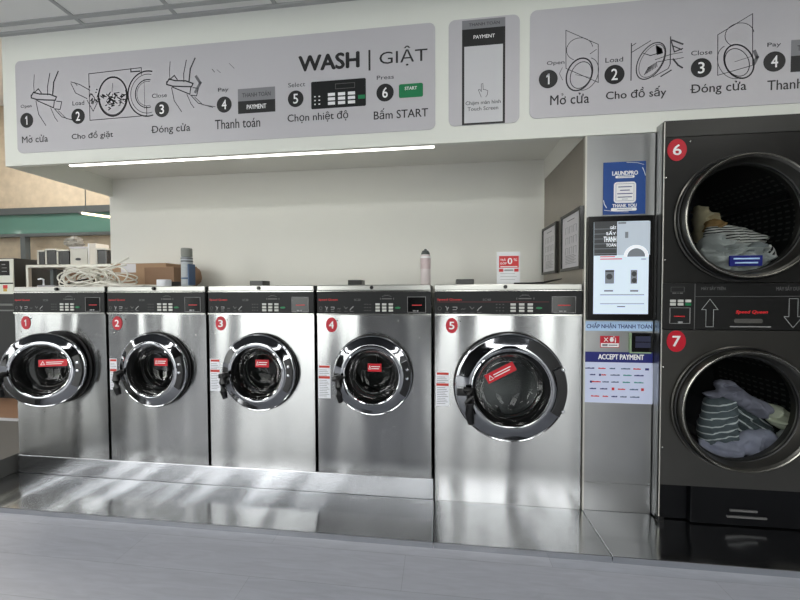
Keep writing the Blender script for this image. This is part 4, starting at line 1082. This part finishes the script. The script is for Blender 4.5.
# promo card
t = thing('promo_card', 'small white and red promotional card standing on washer five against the wall', 'card', (3.205, .22, ZT))
cb = (3.103, 3.238, 1.214, 1.419)
obj('board', MB().box(cb[0], cb[1], .2, .206, ZT, cb[3], .001), M('card_white', (226, 228, 230), .4), t)
obj('stand', MB().box(cb[0]+.02, cb[1]-.02, .206, .27, ZT, ZT+.004).box(cb[0]+.02, cb[1]-.02, .206, .209, ZT, ZT+.1), mWhitePrint, t)
rb = (3.115, 3.230, 1.324, 1.395)
r1 = obj('red_field', MB().box(rb[0], rb[1], .1985, .2, rb[2], rb[3]), mRedPrint, t)
cc = MB(); text_mb('0', 3.166, 3.191, 1.346, 1.382, .1978, .04, cc); text_mb('TRẢ', 3.121, 3.153, 1.366, 1.381, .1978, .02, cc)
text_mb('GÓP', 3.121, 3.159, 1.344, 1.359, .1978, .02, cc); text_mb('%', 3.200, 3.220, 1.364, 1.379, .1978, .02, cc)
cc.box(rb[0]+.008, rb[1]-.008, .1975, .198, rb[2]+.004, rb[2]+.009)
obj('lettering', cc, mWhitePrint, r1, recalc=False)
rb = (3.115, 3.229, 1.300, 1.318)
obj('red_strip', MB().box(rb[0], fr_(rb[0], rb[1], .22), .1985, .2, rb[2], rb[3]).box(fr_(rb[0], rb[1], .78), rb[1], .1985, .2, rb[2], rb[3]), mRedPrint, t)
pb_ = MB()
for v in range(4): pb_.box(cb[0]+.02, cb[1]-.03+.01*(v % 2), .1988, .2, ZT+.03+.018*v, ZT+.032+.018*v)
rb = (3.115, 3.229, 1.300, 1.318); pb_.box(fr_(rb[0], rb[1], .28), fr_(rb[0], rb[1], .72), .1985, .2, rb[2]+.004, rb[3]-.004)
obj('fine_print', pb_, mIcon, t)
# black cable / rod lying behind the card
t = tag(obj('black_cable', MB().tube([(3.19, .14, ZT+.006), (3.28, .15, ZT+.006), (3.36, .16, ZT+.010), (3.42, .2, ZT+.022), (3.47, .25, ZT+.03), (3.51, .3, ZT+.036)], [.005, .006, .006, .005, .004, .003], 8), mPlastic, None, True),
        'black cable lying across the top of washer five beside the card', 'cable')
# cardboard boxes
def cardboard(x0, x1, y0, y1, z0, z1, label, mat, label_sheet=None):
    t = thing('cardboard_box', label, 'cardboard box', ((x0+x1)/2, (y0+y1)/2, z0), 'cardboard boxes on the washers')
    obj('carton', MB().box(x0, x1, y0, y1, z0, z1-.004, .002), mat, t)
    obj('flap', MB().box(x0-.001, x1+.001, y0-.001, (y0+y1)/2-.002, z1-.004, z1, .001).box(x0-.001, x1+.001, (y0+y1)/2+.002, y1+.001, z1-.004, z1, .001), mCardLight, t)
    return t
bb = (0.233, 0.531, 1.234, 1.406)
t = cardboard(bb[0], .70, .45, .64, ZT, bb[3], 'long brown cardboard box with a white shipping label, behind the white cables', mCardLight)
lb = (0.321, 0.448, 1.337, 1.403); lo = obj('shipping_label', MB().box(lb[0], lb[1], .4485, .45, lb[2], lb[3]), mPaper, t, label='white shipping label')
bb = (0.661, 0.891, 1.229, 1.366)
t = cardboard(bb[0], bb[1], .3, .44, ZT, bb[3], 'smaller darker cardboard box beside the white tape roll on washer two', mCard)
bb = (0.415, 0.639, 1.383, 1.418)
t = thing('paper_bag', 'crumpled brown paper wrap on top behind the smaller cardboard box', 'wrapping paper', ((bb[0]+bb[1])/2, .56, ZT))
wr = MB()
def blob(cx, cy, cz, rx, ry, rz, seed, amp=.25, n=24, m=14):
    mbb = MB(); rg = []
    for j in range(m+1):
        ph_ = -PI/2+PI*j/m
        for_ring = []
        for i in range(n):
            a = 2*PI*i/n
            v = Vector((math.cos(ph_)*math.cos(a), math.cos(ph_)*math.sin(a), math.sin(ph_)))
            k_ = 1+amp*noise.noise(v*2.3+Vector((seed, 0, 0)))+amp*.5*noise.noise(v*6+Vector((seed, 3, 0)))
            for_ring.append(mbb.bm.verts.new((cx+v.x*rx*k_, cy+v.y*ry*k_, max(cz-rz, cz+v.z*rz*k_))))
        rg.append(for_ring)
    for A_, B_ in zip(rg, rg[1:]):
        for i in range(n): mbb.bm.faces.new([A_[i], A_[(i+1) % n], B_[(i+1) % n], B_[i]])
    bmesh.ops.remove_doubles(mbb.bm, verts=mbb.bm.verts, dist=1e-5)
    return mbb
obj('wrap', blob(.80, .55, ZT+.085, .10, .08, .085, 2), mCard, t, True)
t = thing('tape_roll', 'small white roll standing on washer two in front of the cardboard box', 'tape roll', (.945, .15, ZT))
obj('roll', MB().lathe([(.018, ZT), (.040, ZT), (.041, ZT+.003), (.041, ZT+.043), (.039, ZT+.046), (.018, ZT+.046)], .945, 0, 32, 'z', .15, closed=True), mLabelWhite, t, True)
obj('core', MB().lathe([(.016, ZT), (.0178, ZT), (.0178, ZT+.045), (.016, ZT+.045)], .945, 0, 24, 'z', .15, closed=True), mCard, t, True)
# bundle of white cables on washer one
cb_ = MB(); random.seed(11)
def spl(pts, n=8):
    out = []
    for i in range(len(pts)-1):
        p0 = Vector(pts[max(i-1, 0)]); p1 = Vector(pts[i]); p2 = Vector(pts[i+1]); p3 = Vector(pts[min(i+2, len(pts)-1)])
        for k_ in range(n):
            t_ = k_/n
            out.append(.5*((2*p1)+(-p0+p2)*t_+(2*p0-5*p1+4*p2-p3)*t_**2+(-p0+3*p1-3*p2+p3)*t_**3))
    out.append(Vector(pts[-1])); return out
zc_ = ZT+.008
cb_.tube(spl([(.30, .10, zc_), (.24, .11, ZT+.045), (.22, .12, ZT+.075), (.27, .14, ZT+.115), (.36, .15, ZT+.14), (.45, .16, ZT+.125)]), .0065, 8)
cb_.tube(spl([(.28, .10, zc_), (.36, .12, ZT+.05), (.48, .14, ZT+.105), (.62, .16, ZT+.17), (.66, .18, ZT+.20)]), .006, 8)
cb_.tube(spl([(.33, .09, zc_), (.44, .12, ZT+.05), (.56, .14, ZT+.12), (.64, .18, ZT+.15)]), .006, 8)
for i in range(18):
    cx_ = random.uniform(.36, .60); cz_ = ZT+random.uniform(.045, .07); ry = random.uniform(.035, .09); rx = random.uniform(.08, .14)
    y_ = random.uniform(.08, .18); th = random.uniform(-.25, .25)
    n_ = 28
    pp = []
    for q_ in range(n_):
        a_ = 2*PI*q_/n_
        pp.append((cx_+rx*math.cos(a_), y_+.05*math.sin(a_+i), max(zc_, cz_+ry*.8*math.sin(a_)+th*rx*math.cos(a_))))
    cb_.tube(pp, .0045, 6, True)
for i in range(8):
    x_ = random.uniform(.30, .55)
    cb_.tube(spl([(x_, random.uniform(.06, .1), zc_), (x_+.12, random.uniform(.06, .14), zc_+random.uniform(0, .03)), (x_+.26, random.uniform(.06, .14), zc_), (min(x_+.4, .98), random.uniform(.08, .14), zc_)]), .005, 6)
tag(obj('cable_bundle', cb_, mCableW, None, True, loc=(.45, .12, ZT)), 'tangled bundle of white cables heaped on washer one', 'cables')
tag(obj('black_cable', MB().tube(spl([(.27, .08, ZT+.005), (.33, .09, ZT+.03), (.40, .12, ZT+.05), (.47, .15, ZT+.03), (.50, .15, ZT+.006)]), .005, 8), mPlastic, None, True), 'black cable looping under the white cables on washer one', 'cable')
tt = thing('small_tap', 'small white tap shape standing on washer one at its left corner', 'tap', (.125, .08, ZT))
obj('base', MB().box(.10, .24, .06, .10, ZT, ZT+.012, .003), mGreyPrint, tt)
obj('spout', MB().tube([(.125, .08, ZT+.01), (.125, .08, ZT+.052), (.105, .08, ZT+.056), (.085, .08, ZT+.052)], .005, 8), mLabelWhite, tt, True)
# cables under: grey plug strip near middle
# ------------------------------------------------------------------ room beyond on the left
YW = 3.2
def wz(v): pass
w1 = MB()
fz = [((-3.842, 2.632))[1], ((-3.845, 2.539))[1], ((-3.856, 2.207))[1], ((-3.858, 2.156))[1]]
w1.box(-6, -.0, YW, YW+.08, fz[1]-.0, fz[0]+.02).box(-6, 0, YW, YW+.08, fz[3], fz[2])
pL = ((-4.449, 1.928))[0]; pR = ((-4.359, 1.926))[0]
w1.box(pL, pR, YW, YW+.08, ZFL, fz[3])
for xx in (pL-1.9,): w1.box(xx, xx+.06, YW, YW+.08, ZFL, fz[1])
struct('window_2', w1, mFrameGrey)
gp = MB().box(-6, -.0, YW+.03, YW+.045, fz[2], fz[1])
struct('window_3', gp, mGreenGlass)
# glowing tube added in place of a lamp's reflection in the green glass
lp = (-2.986, -2.561, 2.386, 2.457)
t = thing('lamp_reflection', 'slim glowing tube standing in for a lamp reflection in the green glass at the far left', 'lamp reflection', ((lp[0]+lp[1])/2, 3.0, lp[2]))
cz_ = (lp[2]+lp[3])/2; 
obj('tube', MB().tube([(lp[0], 3.0, cz_+.05), (lp[1]+.1, 3.0, cz_-.03)], .02, 12), M('reflection_glow', (255, 240, 210), .4, emit=(255, 236, 200), es=2.2), t, True)
obj('added_end_cap', MB().tube([(lp[0]-.05, 3.0, cz_+.055), (lp[0], 3.0, cz_+.05)], .024, 12), mFrameGrey, t)
obj('added_hanger', MB().box(lp[0]+.05, lp[0]+.06, 3.0, 3.01, cz_+.07, 4.6), mFrameGrey, t)  # made-up support for the added tube
# shelf unit
SY = 1.3
sz = ((-1.284, 1.487))[1]; sx0 = ((-1.709, 1.498))[0]; sx1 = -.2
t = thing('metal_shelf', 'white metal shelf unit behind washer one at the far left', 'shelf', ((sx0+sx1)/2, SY+.2, ZFL))
obj('shelf_board', MB().box(sx0, sx1, SY, SY+.4, sz-.03, sz, .003), mPale, t)
obj('shelf_board', MB().box(sx0, sx1, SY, SY+.4, 1.0, 1.03, .003), mPale, t)
for x_ in (sx0, sx1-.03):
    for y_ in (SY, SY+.37): obj('leg', MB().box(x_, x_+.03, y_, y_+.03, ZFL, sz-.03), mPale, t)
obj('middle_post', MB().box(((-1.668, 1.445))[0], ((-1.668, 1.445))[0]+.04, SY+.2, SY+.24, 1.03, sz-.03), mFrameGrey, t)
obj('back_board', MB().box(sx0+.03, sx1-.03, SY+.36, SY+.369, 1.03, sz-.03), mCard, t)
jar_l = {36.5: 'dark jar at the left end of the shelf', 47: 'second dark jar from the left on the shelf', 59: 'third dark jar on the shelf, below the grey bag', 100: 'dark jar at the right end of the shelf by the white wall'}
JB = {36.5: (-1.638, -1.556, 1.511, 1.654), 47: (-1.537, -1.412, 1.510, 1.668), 59: (-1.394, -1.252, 1.508, 1.654), 100: (-0.916, -0.796, 1.502, 1.662)}
for u_, bb in JB.items():
    t = thing('glass_jar', jar_l[u_], 'jar', ((bb[0]+bb[1])/2, 1.42, sz), 'jars on the far shelf')
    xm = (bb[0]+bb[1])/2; r_ = (bb[1]-bb[0])/2; hh = bb[3]-sz
    obj('jar', MB().box(bb[0], bb[1], 1.36, 1.36+r_*2, sz, sz+hh*.9, .008), mJarDark, t)
    obj('jar_lid', MB().box(bb[0]-.003, bb[1]+.003, 1.357, 1.363+r_*2, sz+hh*.9, sz+hh, .003), mPale, t)
    obj('jar_label', MB().box(bb[0]+.002, bb[0]+.018, 1.354, 1.36, sz+.01, sz+hh*.88), mJarLight, t)
bb = (-1.233, -1.025, 1.505, 1.683)
t = thing('storage_box', 'pale grey storage box on the shelf between the jars', 'storage box', ((bb[0]+bb[1])/2, 1.45, sz))
obj('box', MB().box(bb[0], bb[1], 1.36, 1.56, sz, bb[3]-.02, .006), mJarLight, t)
obj('lid', MB().box(bb[0]-.005, bb[1]+.005, 1.355, 1.565, bb[3]-.02, bb[3], .004), mPaper, t)
obj('handle', MB().prism(ell((bb[0]+bb[1])/2, sz+.06, .03, .014, 16), 1.352, 1.36), mInk, t)
bb = (-1.018, -0.916, 1.503, 1.717)
t = thing('storage_box', 'taller white upright box on the shelf right of the pale grey box', 'storage box', ((bb[0]+bb[1])/2, 1.45, sz))
obj('box', MB().box(bb[0], bb[1]-.01, 1.37, 1.52, sz, bb[3], .004), M('box_white', (222, 216, 206), .5), t)
obj('edge_strip', MB().box(bb[0]-.001, bb[0]+.012, 1.365, 1.37, sz, bb[3]), mWhitePrint, t)
bx_top = (-1.233, -1.025, 1.505, 1.683)[3]; bb = (-1.414, -1.224, 1.694, 1.839)
t = thing('plastic_bag', 'crumpled grey plastic bag lying on the pale storage box on the far shelf', 'bag', ((bb[0]+bb[1])/2, 1.46, bx_top))
obj('bag', blob((bb[0]+bb[1])/2+.02, 1.46, bx_top+.062, (bb[1]-bb[0])/2, .07, .06, 5, .35), M('bag_grey', (150, 146, 138), .5, bump=.3, bscale=20), t, True)
# black machine further back on the left
YM = 1.43; mx = -2.04; mzt = 1.58
t = thing('vending_machine', 'black machine with white panel and dark display at the far left edge', 'machine', (mx-.35, YM+.3, ZFL))
obj('cabinet', MB().box(mx-.7, mx, YM, YM+.55, ZFL, mzt, .004), M('machine_black', (30, 32, 33), .4), t)
pn = (-2.306, -2.067, 0.760, 1.564); z_m = ((-2.154, 1.297))[1]; z_b = ((-2.159, 1.172))[1]
pnl = obj('white_panel', MB().box(mx-.6, mx-.004, YM-.012, YM, z_b, mzt-.01, .003), M('machine_white', (222, 224, 214), .4), t, label='white upper front panel')
bb = (-2.280, -2.085, 1.383, 1.548); obj('display', MB().box(bb[0], bb[1], YM-.016, YM-.011, bb[2], bb[3]), mBezel, pnl)
obj('display_text', MB().box(bb[0]+.1, bb[1]-.03, YM-.018, YM-.015, fr_(bb[2], bb[3], .25), fr_(bb[2], bb[3], .3)).box(bb[0]+.1, bb[1]-.03, YM-.018, YM-.015, fr_(bb[2], bb[3], .5), fr_(bb[2], bb[3], .54)).box(bb[0]+.1, bb[1]-.05, YM-.018, YM-.015, fr_(bb[2], bb[3], .72), fr_(bb[2], bb[3], .78)), mIcon, pnl)
obj('dark_groove', MB().box(mx-.6, mx-.004, YM-.0135, YM-.011, z_m-.01, z_m+.004), mBezel, pnl)
bb = (-2.176, -2.119, 1.235, 1.274); obj('red_mark', MB().box(bb[0], bb[1], YM-.0145, YM-.011, bb[2], bb[3]), mRedPrint, pnl)
bb = (-2.173, -2.128, 1.201, 1.235); obj('yellow_mark', MB().box(bb[0], bb[1], YM-.0145, YM-.011, bb[2], bb[3]), M('mark_yellow', (190, 160, 70), .5), pnl)
z_ = ((-2.163, 1.052))[1]
obj('front_rail', MB().box(mx-.6, mx+.004, YM-.03, YM, z_-.012, z_+.01, .003).box(mx-.6, mx+.004, YM-.02, YM, z_-.075, z_-.06, .003), M('rail_grey', (130, 132, 130), .35, .6), t)

# ------------------------------------------------------------------ added ceiling panels, out of view, to brighten the walls
mFillGlow = M('fill_diffuser', (255, 255, 255), .5, emit=(255, 253, 248), es=9.0)
n_l = 0
for x_, y_ in ((-2.186, -1.309), (.282, -1.309), (3.367, -1.309), (5.835-.617, -1.309)):
    t = thing('ceiling_fill', 'added square fill panel, out of view among the white ceiling tiles', 'fill light', (x_, y_, ZC-.02), 'added ceiling fill panels')
    obj('frame', MB().box(x_-.30, x_+.30, y_-.30, y_-.28, ZC-.02, ZC-.0065).box(x_-.30, x_+.30, y_+.28, y_+.30, ZC-.02, ZC-.0065).box(x_-.30, x_-.28, y_-.28, y_+.28, ZC-.02, ZC-.0065).box(x_+.28, x_+.30, y_-.28, y_+.28, ZC-.02, ZC-.0065), mWhitePrint, t)
    obj('diffuser', MB().box(x_-.28, x_+.28, y_-.28, y_+.28, ZC-.016, ZC-.0065), mFillGlow, t)

# daylight comes through the street openings: portals guide it
for i, (a_, c_) in enumerate(OPEN):
    ld = bpy.data.lights.new('daylight_portal', 'AREA'); ld.shape = 'RECTANGLE'; ld.size = c_-a_; ld.size_y = 2.5
    ld.cycles.is_portal = True
    lo = bpy.data.objects.new('daylight_portal', ld); col.objects.link(lo)
    lo.location = ((a_+c_)/2, YF-.13, 1.33); lo.rotation_euler = (PI/2, 0, 0)

# added unseen warm fill that brightens the room at the back left
ld = bpy.data.lights.new('far_room_fill', 'AREA'); ld.shape = 'RECTANGLE'; ld.size = 2.6; ld.size_y = 1.0; ld.energy = 130; ld.color = (1, .96, .9)
lo = bpy.data.objects.new('far_room_fill', ld); col.objects.link(lo); lo.location = (-3.2, 1.9, 4.5)

# ------------------------------------------------------------------ world: bright overcast street
wd = bpy.data.worlds.new('street'); sc.world = wd; wd.use_nodes = True
nt = wd.node_tree; nt.nodes.clear(); L = nt.links.new
out = nt.nodes.new('ShaderNodeOutputWorld'); bg = nt.nodes.new('ShaderNodeBackground')
tc = nt.nodes.new('ShaderNodeTexCoord'); sx = nt.nodes.new('ShaderNodeSeparateXYZ')
L(tc.outputs['Generated'], sx.inputs[0])
rp = nt.nodes.new('ShaderNodeValToRGB'); cr = rp.color_ramp
cr.elements[0].position = .40; cr.elements[0].color = (.30, .31, .32, 1)
cr.elements[1].position = .62; cr.elements[1].color = (1.0, 1.0, 1.0, 1)
e1 = cr.elements.new(.495); e1.color = (.42, .43, .42, 1)
e2 = cr.elements.new(.505); e2.color = (.36, .38, .33, 1)
e3 = cr.elements.new(.54); e3.color = (.84, .87, .82, 1)
nz = nt.nodes.new('ShaderNodeTexNoise'); nz.inputs['Scale'].default_value = 9; nz.inputs['Detail'].default_value = 6
L(tc.outputs['Generated'], nz.inputs['Vector'])
ma = nt.nodes.new('ShaderNodeMath'); ma.operation = 'MULTIPLY_ADD'; ma.inputs[1].default_value = .5; ma.inputs[2].default_value = .5
L(sx.outputs['Z'], ma.inputs[0])
mb2 = nt.nodes.new('ShaderNodeMath'); mb2.operation = 'MULTIPLY_ADD'; mb2.inputs[1].default_value = .10; mb2.inputs[2].default_value = -.05
L(nz.outputs['Fac'], mb2.inputs[0])
ad = nt.nodes.new('ShaderNodeMath'); ad.operation = 'ADD'; L(ma.outputs[0], ad.inputs[0]); L(mb2.outputs[0], ad.inputs[1])
L(ad.outputs[0], rp.inputs[0]); L(rp.outputs[0], bg.inputs[0]); bg.inputs[1].default_value = 10.0
L(bg.outputs[0], out.inputs[0])

# ------------------------------------------------------------------ camera
yaw, pitch, roll = .1139, .0249, -.0037
cy, sy, cp, sp, cr_, sr_ = math.cos(yaw), math.sin(yaw), math.cos(pitch), math.sin(pitch), math.cos(roll), math.sin(roll)
xh = Vector((cy, sy, 0)); yh = Vector((-sy, cy, 0)); zh = Vector((0, 0, 1))
z2 = sp*yh+cp*zh
right = cr_*xh+sr_*z2; up = -sr_*xh+cr_*z2; fwd = cp*yh-sp*zh
cd = bpy.data.cameras.new('camera'); cd.sensor_width = 36; cd.lens = 338.5124/800*36; cd.clip_start = .02
cam = bpy.data.objects.new('camera', cd); col.objects.link(cam)
R_ = Matrix((right, up, -fwd)).transposed().to_4x4()
cam.matrix_world = Matrix.Translation((2.753, -1.903, 1.1831)) @ R_
sc.camera = cam

sc.view_settings.view_transform = 'Standard'; sc.view_settings.look = 'None'
sc.view_settings.gamma = 1; sc.view_settings.use_curve_mapping = False
sc.view_settings.exposure = -0.14
sc.cycles.use_denoising = True
sc.cycles.max_bounces = 10; sc.cycles.diffuse_bounces = 5; sc.cycles.glossy_bounces = 5; sc.cycles.transparent_max_bounces = 12
sc.cycles.sample_clamp_indirect = 6
